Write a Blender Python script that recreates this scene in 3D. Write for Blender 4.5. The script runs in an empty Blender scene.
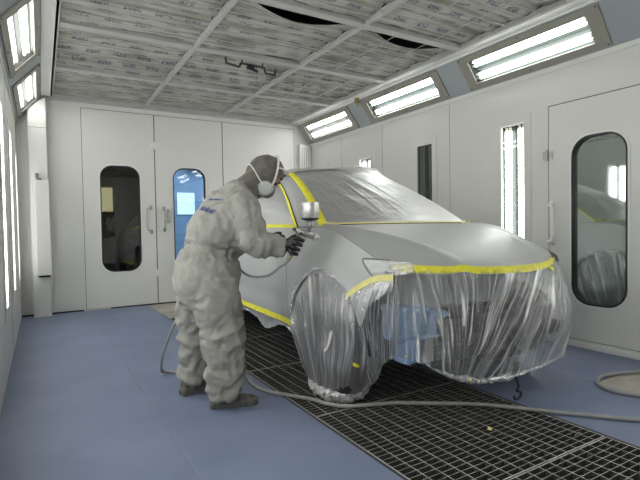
import bpy, bmesh, math, random
from mathutils import Vector, Matrix, noise
random.seed(7)
C = bpy.context.scene.collection
PI = math.pi
V = Vector

# ------------------------------------------------------------------ materials
def new_mat(name):
    m = bpy.data.materials.new(name); m.use_nodes = True
    nt = m.node_tree; nt.nodes.clear()
    out = nt.nodes.new('ShaderNodeOutputMaterial')
    return m, nt, out

def mat(name, col, rough=0.5, metal=0.0, var=0.0, vscale=8, bump=0.0, bscale=60, spec=0.5, coat=0.0, col2=None, bdist=0.01):
    m, nt, out = new_mat(name)
    b = nt.nodes.new('ShaderNodeBsdfPrincipled')
    b.inputs['Base Color'].default_value = (*col, 1); b.inputs['Roughness'].default_value = rough
    b.inputs['Metallic'].default_value = metal; b.inputs['Specular IOR Level'].default_value = spec
    b.inputs['Coat Weight'].default_value = coat
    nt.links.new(b.outputs[0], out.inputs[0])
    geo = nt.nodes.new('ShaderNodeNewGeometry')
    if var or col2:
        n = nt.nodes.new('ShaderNodeTexNoise'); n.inputs['Scale'].default_value = vscale; n.inputs['Detail'].default_value = 6
        nt.links.new(geo.outputs['Position'], n.inputs['Vector'])
        r = nt.nodes.new('ShaderNodeValToRGB')
        c2 = col2 or tuple(c * (1 - var) for c in col)
        r.color_ramp.elements[0].position = .3; r.color_ramp.elements[0].color = (*c2, 1)
        r.color_ramp.elements[1].position = .65; r.color_ramp.elements[1].color = (*col, 1)
        nt.links.new(n.outputs['Fac'], r.inputs[0]); nt.links.new(r.outputs[0], b.inputs['Base Color'])
    if bump:
        n = nt.nodes.new('ShaderNodeTexNoise'); n.inputs['Scale'].default_value = bscale; n.inputs['Detail'].default_value = 5
        nt.links.new(geo.outputs['Position'], n.inputs['Vector'])
        bp = nt.nodes.new('ShaderNodeBump'); bp.inputs['Strength'].default_value = bump; bp.inputs['Distance'].default_value = bdist
        nt.links.new(n.outputs['Fac'], bp.inputs['Height']); nt.links.new(bp.outputs[0], b.inputs['Normal'])
    return m

def emit(name, col, s):
    m, nt, out = new_mat(name)
    e = nt.nodes.new('ShaderNodeEmission'); e.inputs[0].default_value = (*col, 1); e.inputs[1].default_value = s
    nt.links.new(e.outputs[0], out.inputs[0]); return m

def film(name, tint=(.93, .94, .95), white=.8, base=.2, edge=.6, rough=.18, blend=.35, wr=40, wdist=.004, stretch=(1, 1, 1), streak=0, gl=.5):
    """thin plastic sheeting: clear, milky where seen edge-on or streaked, glossy"""
    m, nt, out = new_mat(name)
    N = nt.nodes; L = nt.links
    t = N.new('ShaderNodeBsdfTransparent'); t.inputs[0].default_value = (*tint, 1)
    g = N.new('ShaderNodeBsdfGlossy'); g.inputs['Color'].default_value = (.95, .95, .96, 1); g.inputs['Roughness'].default_value = rough
    d = N.new('ShaderNodeBsdfDiffuse'); d.inputs[0].default_value = (white, white, white, 1)
    tl = N.new('ShaderNodeBsdfTranslucent'); tl.inputs[0].default_value = (white, white, white, 1)
    geo = N.new('ShaderNodeNewGeometry')
    mp = N.new('ShaderNodeMapping'); mp.inputs['Scale'].default_value = stretch
    n = N.new('ShaderNodeTexNoise'); n.inputs['Scale'].default_value = wr; n.inputs['Detail'].default_value = 4
    L.new(geo.outputs['Position'], mp.inputs[0]); L.new(mp.outputs[0], n.inputs['Vector'])
    bp = N.new('ShaderNodeBump'); bp.inputs['Strength'].default_value = .8; bp.inputs['Distance'].default_value = wdist
    L.new(n.outputs['Fac'], bp.inputs['Height']); last = bp
    if streak:
        uv = N.new('ShaderNodeUVMap'); uv.uv_map = 'folds'
        m2 = N.new('ShaderNodeMapping'); m2.inputs['Scale'].default_value = (streak, 1.6, 1); L.new(uv.outputs[0], m2.inputs[0])
        n2 = N.new('ShaderNodeTexNoise'); n2.inputs['Scale'].default_value = 1; n2.inputs['Detail'].default_value = 5; n2.inputs['Roughness'].default_value = .6; n2.inputs['Distortion'].default_value = .3
        L.new(m2.outputs[0], n2.inputs['Vector'])
        b2 = N.new('ShaderNodeBump'); b2.inputs['Strength'].default_value = 1; b2.inputs['Distance'].default_value = .016
        L.new(n2.outputs['Fac'], b2.inputs['Height']); L.new(bp.outputs[0], b2.inputs['Normal']); last = b2
    for x in (g, d, tl): L.new(last.outputs[0], x.inputs['Normal'])
    a = N.new('ShaderNodeMixShader'); a.inputs[0].default_value = .4
    L.new(d.outputs[0], a.inputs[1]); L.new(tl.outputs[0], a.inputs[2])
    b = N.new('ShaderNodeMixShader'); b.inputs[0].default_value = gl
    L.new(a.outputs[0], b.inputs[1]); L.new(g.outputs[0], b.inputs[2])
    lw = N.new('ShaderNodeLayerWeight'); lw.inputs['Blend'].default_value = blend
    L.new(last.outputs[0], lw.inputs['Normal'])
    ma = N.new('ShaderNodeMath'); ma.operation = 'MULTIPLY_ADD'; ma.use_clamp = True
    ma.inputs[1].default_value = edge; ma.inputs[2].default_value = base
    L.new(lw.outputs['Facing'], ma.inputs[0]); fac = ma.outputs[0]
    if streak:   # whiter streaks along the folds: fine lines and broad bands
        for sc, lo, hi, amt, yy in ((1, .56, .70, .55, 1.2), (.22, .55, .70, .35, 1.0), (3.2, .60, .72, .35, 2.2)):
            m3 = N.new('ShaderNodeMapping'); m3.inputs['Scale'].default_value = (streak * sc, yy, 1); m3.inputs['Location'].default_value = (sc * 9, 3, 0); L.new(uv.outputs[0], m3.inputs[0])
            n3 = N.new('ShaderNodeTexNoise'); n3.inputs['Scale'].default_value = 1; n3.inputs['Detail'].default_value = 3; n3.inputs['Distortion'].default_value = .5
            L.new(m3.outputs[0], n3.inputs['Vector'])
            r = N.new('ShaderNodeMapRange'); r.inputs[1].default_value = lo; r.inputs[2].default_value = hi; r.inputs[3].default_value = 0; r.inputs[4].default_value = amt
            L.new(n3.outputs['Fac'], r.inputs[0])
            ad = N.new('ShaderNodeMath'); ad.operation = 'ADD'; ad.use_clamp = True; L.new(fac, ad.inputs[0]); L.new(r.outputs[0], ad.inputs[1]); fac = ad.outputs[0]
    mx = N.new('ShaderNodeMixShader')
    L.new(fac, mx.inputs[0]); L.new(t.outputs[0], mx.inputs[1]); L.new(b.outputs[0], mx.inputs[2])
    L.new(mx.outputs[0], out.inputs[0]); return m

def glass(name, tint, refl=.25, rough=.02, transp=True, back=(.02, .02, .02)):
    m, nt, out = new_mat(name)
    if transp:
        t = nt.nodes.new('ShaderNodeBsdfTransparent')
    else:
        t = nt.nodes.new('ShaderNodeBsdfDiffuse')
    t.inputs[0].default_value = (*(tint if transp else back), 1)
    g = nt.nodes.new('ShaderNodeBsdfGlossy'); g.inputs['Roughness'].default_value = rough
    if not transp: g.inputs['Color'].default_value = (*tint, 1)
    lw = nt.nodes.new('ShaderNodeLayerWeight'); lw.inputs['Blend'].default_value = .2
    ma = nt.nodes.new('ShaderNodeMath'); ma.operation = 'MULTIPLY_ADD'; ma.use_clamp = True
    ma.inputs[1].default_value = .6; ma.inputs[2].default_value = refl
    nt.links.new(lw.outputs['Fresnel'], ma.inputs[0])
    mx = nt.nodes.new('ShaderNodeMixShader')
    nt.links.new(ma.outputs[0], mx.inputs[0]); nt.links.new(t.outputs[0], mx.inputs[1]); nt.links.new(g.outputs[0], mx.inputs[2])
    nt.links.new(mx.outputs[0], out.inputs[0]); return m

WALL = mat('painted_steel_wall', (.70, .695, .665), .38, var=.03, vscale=1.2, bump=.05, bscale=14)
DOORM = mat('painted_door', (.72, .715, .685), .35, var=.03, vscale=1.5, bump=.05, bscale=10)
WHITE = mat('white_enamel', (.78, .78, .75), .35)
BEAM = mat('ceiling_beam_enamel', (.44, .44, .42), .5, var=.12, vscale=5)
TAN = mat('beige_steel_frame', (.30, .285, .245), .5, var=.08, vscale=5)
BLUEGREY = mat('blue_grey_panel', (.34, .37, .39), .45, var=.05, vscale=3)
REFL = mat('fixture_reflector', (.035, .045, .042), .6, spec=.2)
TUBE = emit('lit_fluorescent_tube', (1, .995, .96), 15)
TUBEV = emit('lit_column_tube', (1, 1, .97), 13)
TUBEL = emit('lit_corner_tube', (1, 1, .97), 4)
TUBEOFF = mat('unlit_tube', (.45, .48, .47), .3)
CAPM = mat('tube_cap', (.55, .52, .45), .4)
DARK = mat('dark_gap', (.015, .015, .015), .8)
RUBBER = mat('black_rubber', (.018, .018, .018), .5, bump=.2, bscale=90, bdist=.002)
BLACKP = mat('black_plastic', (.02, .021, .023), .35)
GREYP = mat('grey_plastic', (.14, .145, .15), .4)
STEEL = mat('worn_steel', (.42, .42, .41), .35, metal=.8, var=.2, vscale=20)
DSTEEL = mat('dark_steel', (.07, .065, .06), .5, metal=.4)
ALU = mat('brushed_aluminium', (.80, .79, .77), .32, metal=.6, var=.45, vscale=28)
GRATE = mat('galvanised_grate', (.46, .45, .43), .5, metal=.1, var=.3, vscale=9)
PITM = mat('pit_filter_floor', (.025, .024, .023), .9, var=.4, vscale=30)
CONC = mat('bare_concrete', (.40, .37, .32), .85, var=.18, vscale=9, bump=.3, bscale=60, bdist=.003)
CARPET = mat('blue_floor_covering', (.187, .219, .325), .5, col2=(.152, .184, .28), vscale=2.3, bump=.22, bscale=22, bdist=.006)
PAINT = mat('grey_primer_paint', (.40, .405, .405), .48, metal=.15, var=.04, vscale=3)
YTAPE = mat('yellow_masking_tape', (.86, .80, .05), .5, var=.2, vscale=30, bump=.4, bscale=40, bdist=.004)
PTAPE = mat('pale_yellow_tape', (.76, .70, .28), .5, var=.15, vscale=30, bump=.4, bscale=40, bdist=.004)
SUIT = mat('grey_coverall_cloth', (.30, .293, .268), .8, var=.2, vscale=14, bump=.5, bscale=26, bdist=.018)
HOODM = mat('brown_grey_hood_cloth', (.145, .13, .115), .85, var=.3, vscale=25, bump=.6, bscale=40, bdist=.006)
SKIN = mat('skin', (.46, .26, .19), .5, var=.12, vscale=40)
MASKM = mat('respirator_filter_pad', (.50, .52, .50), .7, bump=.3, bscale=120, bdist=.002)
GLOVE = mat('black_nitrile_glove', (.012, .012, .013), .38, bump=.3, bscale=60, bdist=.003)
SHOEM = mat('worn_leather_shoe', (.07, .068, .055), .65, col2=(.20, .19, .15), vscale=25, bump=.3, bscale=90, bdist=.003)
SOLEM = mat('rubber_sole', (.12, .12, .11), .7, var=.4, vscale=40)
LOGO = mat('blue_print', (.035, .05, .16), .6)
STRAP = mat('pale_strap', (.62, .60, .55), .6)
HOSE = mat('grey_air_hose', (.30, .30, .295), .42, var=.15, vscale=12)
BLUEPL = mat('pale_blue_plastic', (.28, .42, .64), .4, var=.25, vscale=12)
FILMF = film('front_masking_film', tint=(.74, .75, .76), white=.95, base=.06, edge=.55, rough=.22, wr=20, wdist=.008, stretch=(1, 1, .4), streak=70, gl=.4)
FILMW = film('wheel_masking_film', tint=(.36, .37, .38), white=.75, base=.26, edge=.5, rough=.25, wr=24, wdist=.010, stretch=(1, 1, .5), streak=24, gl=.45)
FILMG = film('window_masking_film', tint=(.85, .87, .88), white=.72, base=.66, edge=.4, rough=.42, wr=14, wdist=.014, stretch=(.5, 1, 1))
FILMS = film('skirt_masking_film', white=.85, base=.50, edge=.5, rough=.25, wr=40, wdist=.006)
FIXGLASS = glass('fixture_cover_glass', (.97, .99, .98), .02)
DOORGLASS = glass('smoked_door_glass', (.42, .45, .45), .12)
SIDEGLASS = glass('side_door_glass', (.60, .66, .64), .52, rough=.04, transp=False, back=(.10, .125, .115))
CARGLASS = glass('dark_car_glass', (.5, .5, .5), .1, transp=False)
BACKROOM = mat('workshop_wall_beyond', (.05, .055, .06), .9, var=.3, vscale=2)
BLUEROOM = mat('blue_wall_beyond', (.24, .37, .52), .9, var=.25, vscale=1.2)

def filter_mat():
    """ceiling filter fleece with rows of small blue print"""
    m, nt, out = new_mat('printed_filter_fleece')
    N = nt.nodes; L = nt.links
    b = N.new('ShaderNodeBsdfPrincipled'); b.inputs['Roughness'].default_value = .9; b.inputs['Specular IOR Level'].default_value = .1
    L.new(b.outputs[0], out.inputs[0])
    g = N.new('ShaderNodeNewGeometry'); sx = N.new('ShaderNodeSeparateXYZ'); L.new(g.outputs['Position'], sx.inputs[0])
    def M(op, a, bb=None, c=None):
        n = N.new('ShaderNodeMath'); n.operation = op
        for i, x in enumerate((a, bb, c)):
            if x is None: continue
            if isinstance(x, (int, float)): n.inputs[i].default_value = x
            else: L.new(x, n.inputs[i])
        return n.outputs[0]
    X, Y = sx.outputs[0], sx.outputs[1]
    ry = M('DIVIDE', Y, .145); row = M('FLOOR', ry); fy = M('FRACT', ry)
    band = M('MULTIPLY', M('GREATER_THAN', fy, .24), M('LESS_THAN', fy, .60))
    xs = M('ADD', X, M('MULTIPLY', row, .173))
    # groups of words
    word = M('LESS_THAN', M('FRACT', M('DIVIDE', xs, .24)), .55)
    cmb = N.new('ShaderNodeCombineXYZ'); L.new(M('MULTIPLY', xs, 95.), cmb.inputs[0]); L.new(M('MULTIPLY', Y, 45.), cmb.inputs[1]); L.new(row, cmb.inputs[2])
    n1 = N.new('ShaderNodeTexNoise'); n1.inputs['Scale'].default_value = 1; n1.inputs['Detail'].default_value = 1
    L.new(cmb.outputs[0], n1.inputs['Vector'])
    glyph = M('GREATER_THAN', n1.outputs['Fac'], .49)
    mask = M('MULTIPLY', M('MULTIPLY', band, word), glyph)
    n2 = N.new('ShaderNodeTexNoise'); n2.inputs['Scale'].default_value = 3; n2.inputs['Detail'].default_value = 6
    L.new(g.outputs['Position'], n2.inputs['Vector'])
    r = N.new('ShaderNodeValToRGB'); r.color_ramp.elements[0].color = (.34, .33, .30, 1); r.color_ramp.elements[1].color = (.47, .46, .43, 1)
    r.color_ramp.elements[0].position = .35; r.color_ramp.elements[1].position = .6
    L.new(n2.outputs['Fac'], r.inputs[0])
    mx = N.new('ShaderNodeMix'); mx.data_type = 'RGBA'
    L.new(M('MULTIPLY', mask, .85), mx.inputs[0]); L.new(r.outputs[0], mx.inputs[6]); mx.inputs[7].default_value = (.09, .105, .16, 1)
    L.new(mx.outputs[2], b.inputs['Base Color'])
    cm2 = N.new('ShaderNodeCombineXYZ'); L.new(M('MULTIPLY', X, 1.6), cm2.inputs[0]); L.new(M('MULTIPLY', Y, 26.), cm2.inputs[1])  # dark streaks multiplied into the colour, standing for shade in the fleece ripples
    n4 = N.new('ShaderNodeTexNoise'); n4.inputs['Scale'].default_value = 1; n4.inputs['Detail'].default_value = 4; L.new(cm2.outputs[0], n4.inputs['Vector'])
    r4 = N.new('ShaderNodeValToRGB'); r4.color_ramp.elements[0].color = (.62, .60, .57, 1); r4.color_ramp.elements[1].color = (1, 1, 1, 1); r4.color_ramp.elements[0].position = .36; r4.color_ramp.elements[1].position = .55
    L.new(n4.outputs['Fac'], r4.inputs[0])
    mu = N.new('ShaderNodeMix'); mu.data_type = 'RGBA'; mu.blend_type = 'MULTIPLY'; mu.inputs[0].default_value = 1
    L.new(mx.outputs[2], mu.inputs[6]); L.new(r4.outputs[0], mu.inputs[7]); L.new(mu.outputs[2], b.inputs['Base Color'])
    n3 = N.new('ShaderNodeTexNoise'); n3.inputs['Scale'].default_value = 22; n3.inputs['Detail'].default_value = 5
    L.new(g.outputs['Position'], n3.inputs['Vector'])
    bp = N.new('ShaderNodeBump'); bp.inputs['Strength'].default_value = .5; bp.inputs['Distance'].default_value = .015
    L.new(n3.outputs['Fac'], bp.inputs['Height']); L.new(bp.outputs[0], b.inputs['Normal'])
    return m
FLEECE = filter_mat()

# ------------------------------------------------------------------ object helpers
ROOT = {}
def rootloc(o):
    return ROOT.get(o.name, V((0, 0, 0)))
def obj(name, bm, m, parent=None, smooth=False, mats=None):
    bmesh.ops.recalc_face_normals(bm, faces=bm.faces[:])
    me = bpy.data.meshes.new(name)
    if parent is None:
        xs = [v.co for v in bm.verts]
        c = V(((min(p.x for p in xs) + max(p.x for p in xs)) / 2, (min(p.y for p in xs) + max(p.y for p in xs)) / 2, min(p.z for p in xs)))
    else:
        c = rootloc(parent)
    bmesh.ops.translate(bm, verts=bm.verts[:], vec=-c)
    bm.to_mesh(me); bm.free()
    for x in (mats or [m]): me.materials.append(x)
    if smooth:
        for p in me.polygons: p.use_smooth = True
        if smooth == 'auto':
            me.set_sharp_from_angle(angle=math.radians(40))
    o = bpy.data.objects.new(name, me); C.objects.link(o)
    if parent is None: o.location = c
    else: o.parent = parent
    ROOT[o.name] = c
    return o
def split_obj(name, bm, m, parent):
    """one object for every separate piece"""
    bm.verts.index_update(); seen = set(); isl = []
    for v in bm.verts:
        if v in seen: continue
        st = [v]; seen.add(v); comp = []
        while st:
            a = st.pop(); comp.append(a)
            for e in a.link_edges:
                b = e.other_vert(a)
                if b not in seen: seen.add(b); st.append(b)
        isl.append(comp)
    for comp in isl:
        nb = bmesh.new(); mp = {v: nb.verts.new(v.co) for v in comp}
        for f in {f for v in comp for f in v.link_faces}: nb.faces.new([mp[v] for v in f.verts])
        obj(name, nb, m, parent)
    bm.free()
def thing(name, label, cat, loc, group=None):
    o = bpy.data.objects.new(name, None); C.objects.link(o); o.location = loc; o.empty_display_size = .1
    ROOT[o.name] = V(loc); o['label'] = label; o['category'] = cat
    if group: o['group'] = group
    return o
def tag(o, label, cat, group=None):
    o['label'] = label; o['category'] = cat
    if group: o['group'] = group
    return o
def struct(name, bm, m, parent=None, smooth=False):
    o = obj(name, bm, m, parent, smooth)
    if parent is None: o['kind'] = 'structure'
    return o
def sroot(name, loc):
    o = bpy.data.objects.new(name, None); C.objects.link(o); o.location = loc; ROOT[o.name] = V(loc); o['kind'] = 'structure'
    return o
def copy_tree(o, parent=None):
    c = o.copy(); C.objects.link(c)
    if parent: c.parent = parent
    for ch in list(o.children): copy_tree(ch, c)
    return c
def bake(o):
    dg = bpy.context.evaluated_depsgraph_get(); dg.update()
    me = bpy.data.meshes.new_from_object(o.evaluated_get(dg))
    o.modifiers.clear(); o.data = me; return o

# ------------------------------------------------------------------ mesh helpers
def NB(): return bmesh.new()
def box(bm, x0, x1, y0, y1, z0, z1, bev=0, M=None):
    r = bmesh.ops.create_cube(bm, size=1)
    vs = r['verts']
    for v in vs:
        v.co = V((x0 + (v.co.x + .5) * (x1 - x0), y0 + (v.co.y + .5) * (y1 - y0), z0 + (v.co.z + .5) * (z1 - z0)))
    if bev:
        es = list({e for v in vs for e in v.link_edges})
        rr = bmesh.ops.bevel(bm, geom=es, offset=bev, segments=2, affect='EDGES', profile=.5)
        vs = list({v for v in rr['verts']} | {v for v in vs if v.is_valid})
    if M is not None: bmesh.ops.transform(bm, matrix=M, verts=vs)
    return vs
def cr(pts, n):
    """catmull-rom resample"""
    P = [V(p) for p in pts]; P = [P[0] * 2 - P[1]] + P + [P[-1] * 2 - P[-2]]
    out = []
    segs = len(P) - 3
    for i in range(n):
        t = i / (n - 1) * segs; k = min(int(t), segs - 1); f = t - k
        a, b, c, d = P[k:k + 4]
        out.append(.5 * ((2 * b) + (c - a) * f + (2 * a - 5 * b + 4 * c - d) * f * f + (3 * b - a - 3 * c + d) * f ** 3))
    return out
def tube(bm, pts, r, n=10, cap=True):
    P = [V(p) for p in pts]; rings = []
    rr = r if isinstance(r, (list, tuple)) else [r] * len(P)
    t0 = (P[1] - P[0]).normalized(); nrm = t0.orthogonal().normalized()
    for i, p in enumerate(P):
        t = (P[min(i + 1, len(P) - 1)] - P[max(i - 1, 0)]).normalized()
        nrm = (nrm - t * nrm.dot(t)).normalized(); b = t.cross(nrm)
        rings.append([bm.verts.new(p + (nrm * math.cos(2 * PI * k / n) + b * math.sin(2 * PI * k / n)) * rr[i]) for k in range(n)])
    for a, b in zip(rings, rings[1:]):
        for k in range(n): bm.faces.new((a[k], a[(k + 1) % n], b[(k + 1) % n], b[k]))
    if cap: bm.faces.new(rings[0][::-1]); bm.faces.new(rings[-1])
def grid(bm, nu, nv, f, flip=False, uv=False):
    G = [[bm.verts.new(f(i / (nu - 1), j / (nv - 1))) for j in range(nv)] for i in range(nu)]
    for i in range(nu - 1):
        for j in range(nv - 1):
            q = (G[i][j], G[i + 1][j], G[i + 1][j + 1], G[i][j + 1])
            fc = bm.faces.new(q[::-1] if flip else q)
            if uv:
                ul = bm.loops.layers.uv.get('folds') or bm.loops.layers.uv.new('folds')
                for lp, (a, b) in zip(fc.loops, ((i, j), (i + 1, j), (i + 1, j + 1), (i, j + 1))): lp[ul].uv = (a / (nu - 1), b / (nv - 1))
    return G
def lerpc(L, t):
    """piecewise catmull evaluation of a list of vectors at t in 0..1"""
    n = len(L) - 1; x = min(max(t, 0), 1) * n; k = min(int(x), n - 1); f = x - k
    P = lambda i: L[min(max(i, 0), n)]
    a, b, c, d = P(k - 1), P(k), P(k + 1), P(k + 2)
    return .5 * ((2 * b) + (c - a) * f + (2 * a - 5 * b + 4 * c - d) * f * f + (3 * b - a - 3 * c + d) * f ** 3)
def solidify(bm, t):
    """gives an open sheet a thickness along its normals"""
    bmesh.ops.recalc_face_normals(bm, faces=bm.faces[:])
    bmesh.ops.solidify(bm, geom=bm.faces[:], thickness=t)
def panel_holes(bm, O, U, Vv, u0, u1, v0, v1, holes, th):
    """a slab in plane O + u*U + v*Vv with rectangular holes, thickness th behind it"""
    O, U, Vv = V(O), V(U), V(Vv); N = U.cross(Vv).normalized() * th
    us = sorted({u0, u1} | {h[i] for h in holes for i in (0, 1)}); vs = sorted({v0, v1} | {h[i] for h in holes for i in (2, 3)})
    us = [u for u in us if u0 <= u <= u1]; vs = [v for v in vs if v0 <= v <= v1]
    def solid(i, j):
        if i < 0 or j < 0 or i >= len(us) - 1 or j >= len(vs) - 1: return False
        cu, cv = (us[i] + us[i + 1]) / 2, (vs[j] + vs[j + 1]) / 2
        return not any(h[0] < cu < h[1] and h[2] < cv < h[3] for h in holes)
    cache = {}
    def vt(i, j, b):
        k = (i, j, b)
        if k not in cache: cache[k] = bm.verts.new(O + U * us[i] + Vv * vs[j] + N * b)
        return cache[k]
    for i in range(len(us) - 1):
        for j in range(len(vs) - 1):
            if not solid(i, j): continue
            for b in (0, 1): bm.faces.new((vt(i, j, b), vt(i + 1, j, b), vt(i + 1, j + 1, b), vt(i, j + 1, b)))
            for (a, c, di, dj) in (((i, j), (i + 1, j), 0, -1), ((i, j + 1), (i + 1, j + 1), 0, 1), ((i, j), (i, j + 1), -1, 0), ((i + 1, j), (i + 1, j + 1), 1, 0)):
                if not solid(i + di, j + dj): bm.faces.new((vt(*a, 0), vt(*c, 0), vt(*c, 1), vt(*a, 1)))
def rrect(w, h, r, n=7):
    """rounded rectangle outline centred on 0,0"""
    pts = []
    for cx, cy, a0 in ((w / 2 - r, h / 2 - r, 0), (-w / 2 + r, h / 2 - r, 90), (-w / 2 + r, -h / 2 + r, 180), (w / 2 - r, -h / 2 + r, 270)):
        for k in range(n):
            a = math.radians(a0 + 90 * k / (n - 1)); pts.append((cx + r * math.cos(a), cy + r * math.sin(a)))
    return pts
def ring(bm, outer, inner, f, d0, d1):
    """solid ring between two outlines; f(u,v,d) -> point"""
    n = len(outer); A = [[bm.verts.new(f(*p, d)) for p in L] for L in (outer, inner) for d in (d0, d1)]
    o0, o1, i0, i1 = A
    for k in range(n):
        j = (k + 1) % n
        for a, b in ((o0, o1), (o1, i1), (i1, i0), (i0, o0)): bm.faces.new((a[k], a[j], b[j], b[k]))
def disc(bm, outl, f, d):
    return bm.faces.new([bm.verts.new(f(*p, d)) for p in outl])

# ------------------------------------------------------------------ the booth shell
XL, XR, YB, YF, ZC, ZS = -.235, 3.96, 6.98, -2.6, 2.79, 2.45
CXL, CXR = .07, 3.70
FY = [-.675, 1.04, 2.755, 4.475, 6.19]                 # overhead fixtures; the first pair is unseen, added for more light
VY = [1.77, 2.985, 4.20, 5.39, 6.56]      # upright light columns; the first is unseen, added for more light

bm = NB()   # concrete slab with the extraction pit
box(bm, XL - .1, 1.30, YF, YB + .1, -.6, -.004); box(bm, 2.40, XR + .1, YF, YB + .1, -.6, -.004)
box(bm, 1.30, 2.40, 6.12, YB + .1, -.6, -.002); box(bm, 1.30, 2.40, YF, 6.12, -.62, -.45)
struct('floor', bm, CONC)
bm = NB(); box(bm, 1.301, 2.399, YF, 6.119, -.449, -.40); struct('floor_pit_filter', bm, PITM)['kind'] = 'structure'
for x0, x1, y0, y1 in ((XL, .548, YF, YB), (.552, 1.285, YF, 6.62), (.552, 1.285, 6.624, YB), (2.415, 3.148, YF, YB), (3.152, XR, YF, 1.498), (3.152, XR, 1.755, YB)):
    bm = NB(); box(bm, x0, x1, y0, y1, -.003, 0.001, .001); struct('floor_covering', bm, CARPET)
for x in (1.285, 2.40):
    bm = NB(); box(bm, x, x + .015, YF, 6.12, -.004, .002); struct('trim_1', bm, DSTEEL)

# walls
bm = NB()
holes = [(YY - .135, YY + .135, .50, 2.03) for YY in VY[1:] + [.90, -.35]] + [(1.72, 2.615, .06, 2.12)]
panel_holes(bm, (XR, 0, 0), (0, 1, 0), (0, 0, 1), YF, YB, 0, ZS, holes, .08)
struct('wall_right', bm, WALL)
bm = NB()
panel_holes(bm, (XL, 0, 0), (0, 0, 1), (0, 1, 0), 0, ZS, YF, YB, [(.50, 2.03, y - .135, y + .135) for y in VY[0:] + [.55, -.66]], .08)
struct('wall_left', bm, WALL)
bm = NB()
panel_holes(bm, (0, YB, 0), (0, 0, 1), (1, 0, 0), 0, ZC + .02, XL, XR, [(.012, 2.70, .495, 3.67)], .08)
struct('wall_back', bm, WALL)
bm = NB(); box(bm, XL, XR, YF - .08, YF, 0, ZC + .02); struct('wall_front', bm, WALL)
# seams of the wall panels
bm = NB()
for y in (3.80, 5.0, 6.0): box(bm, XR - .0015, XR, y, y + .004, 0, ZS)
for y in (1.0, 4.9): box(bm, XL, XL + .0015, y, y + .004, 0, ZS)
box(bm, -.1, -.096, YB - .0015, YB, 0, 2.7)
struct('trim_2', bm, GREYP)
bm = NB(); box(bm, XR - .012, XR, 2.66, YB, .0, .055, .002); box(bm, XR - .012, XR, YF, 1.69, 0, .055, .002); box(bm, XR - .02, XR, 1.69, 2.66, 0, .045, .003)
struct('baseboard_right', bm, WHITE)
bm = NB(); box(bm, XL, .47, YB - .010, YB, 0, .02); box(bm, 3.68, XR, YB - .01, YB, 0, .02); struct('baseboard_back', bm, DARK)

# sloping light bands
def band(xa, za, xb, zb, side):
    a, b = V((xa, 0, za)), V((xb, 0, zb)); Vd = (b - a).normalized(); L = (b - a).length
    bm = NB()
    holes = [(y - .61, y + .61, .098, .342) for y in FY]
    if side > 0: panel_holes(bm, a, Vd, (0, 1, 0), 0, L, YF, YB, [(h[2], h[3], h[0], h[1]) for h in holes], .015)
    else: panel_holes(bm, a, (0, 1, 0), Vd, YF, YB, 0, L, holes, .015)
    return bm
struct('wall_right_light_band', band(CXR, ZC, XR, ZS, 1), BLUEGREY)
struct('wall_left_light_band', band(CXL, ZC, XL, ZS, -1), BLUEGREY)
bm = NB()   # edge rails above and below the bands
for s, xc, xw in ((1, CXR, XR), (-1, CXL, XL)):
    box(bm, min(xc, xc - s * .10), max(xc, xc - s * .10), YF, YB, ZC - .012, ZC + .02)
    box(bm, min(xc, xc + s * .02), max(xc, xc + s * .02), YF, YB, ZC - .03, ZC + .01)
    box(bm, min(xw, xw - s * .012), max(xw, xw - s * .012), YF, YB, ZS - .03, ZS + .012)
struct('trim_3', bm, WHITE)

# overhead fixture, built once for the right-hand band and copied
def fixture(y, label):
    a, b = V((CXR, 0, ZC)), V((XR, 0, ZS)); Vd = (b - a).normalized(); Nn = V((-(b - a).z, 0, (b - a).x)); Nn = V((Vd.z, 0, -Vd.x)).normalized()
    if Nn.x > 0: Nn = -Nn        # into the room
    O = a + Vd * .22
    root = thing('ceiling_light', label, 'light fixture', (O.x, y, O.z), 'sloping four-tube fluorescent fixtures')
    f = lambda u, v, d: V((O.x, y + u, O.z)) + Vd * v + Nn * d
    bm = NB()
    def rect(w, h): return [(w / 2, h / 2), (-w / 2, h / 2), (-w / 2, -h / 2), (w / 2, -h / 2)]
    ring(bm, rect(1.42, .35), rect(1.20, .235), f, 0.0005, .014)
    fr = obj('frame', bm, TAN, root)
    bm = NB()
    for u, v in [(uu, vv) for uu in (-.69, 0, .69) for vv in (-.16, .16)]:
        p = f(u, v, .014); q = f(u, v, .019)
        tube(bm, [p, q], .007, 8)
    split_obj('screw', bm, DSTEEL, fr)
    bm = NB()     # folded reflector tray
    prof = [(-.119, 0), (-.119, -.05), (-.095, -.085), (-.05, -.07), (0, -.055), (.05, -.07), (.095, -.085), (.119, -.05), (.119, 0)]
    G = [[bm.verts.new(f(u, v, d)) for v, d in prof] for u in (-.605, .605)]
    for k in range(len(prof) - 1): bm.faces.new((G[0][k], G[0][k + 1], G[1][k + 1], G[1][k]))
    for g in G: bm.faces.new(g)
    obj('reflector', bm, REFL, root)
    for v in (-.088, -.048, .048, .088):
        bm = NB(); tube(bm, [f(-.565, v, -.035), f(.565, v, -.035)], .0125, 8); t = obj('fluorescent_tube', bm, TUBE, root)
        bm = NB()
        for s in (-1, 1): tube(bm, [f(s * .566, v, -.035), f(s * .60, v, -.035)], .0135, 8)
        split_obj('tube_socket', bm, CAPM, t)
    bm = NB(); disc(bm, rect(1.198, .233), f, -.004); obj('cover_glass', bm, FIXGLASS, root)
    return root
fx = fixture(FY[2], 'largest sloping fluorescent fixture at upper right, above the side door')
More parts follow.
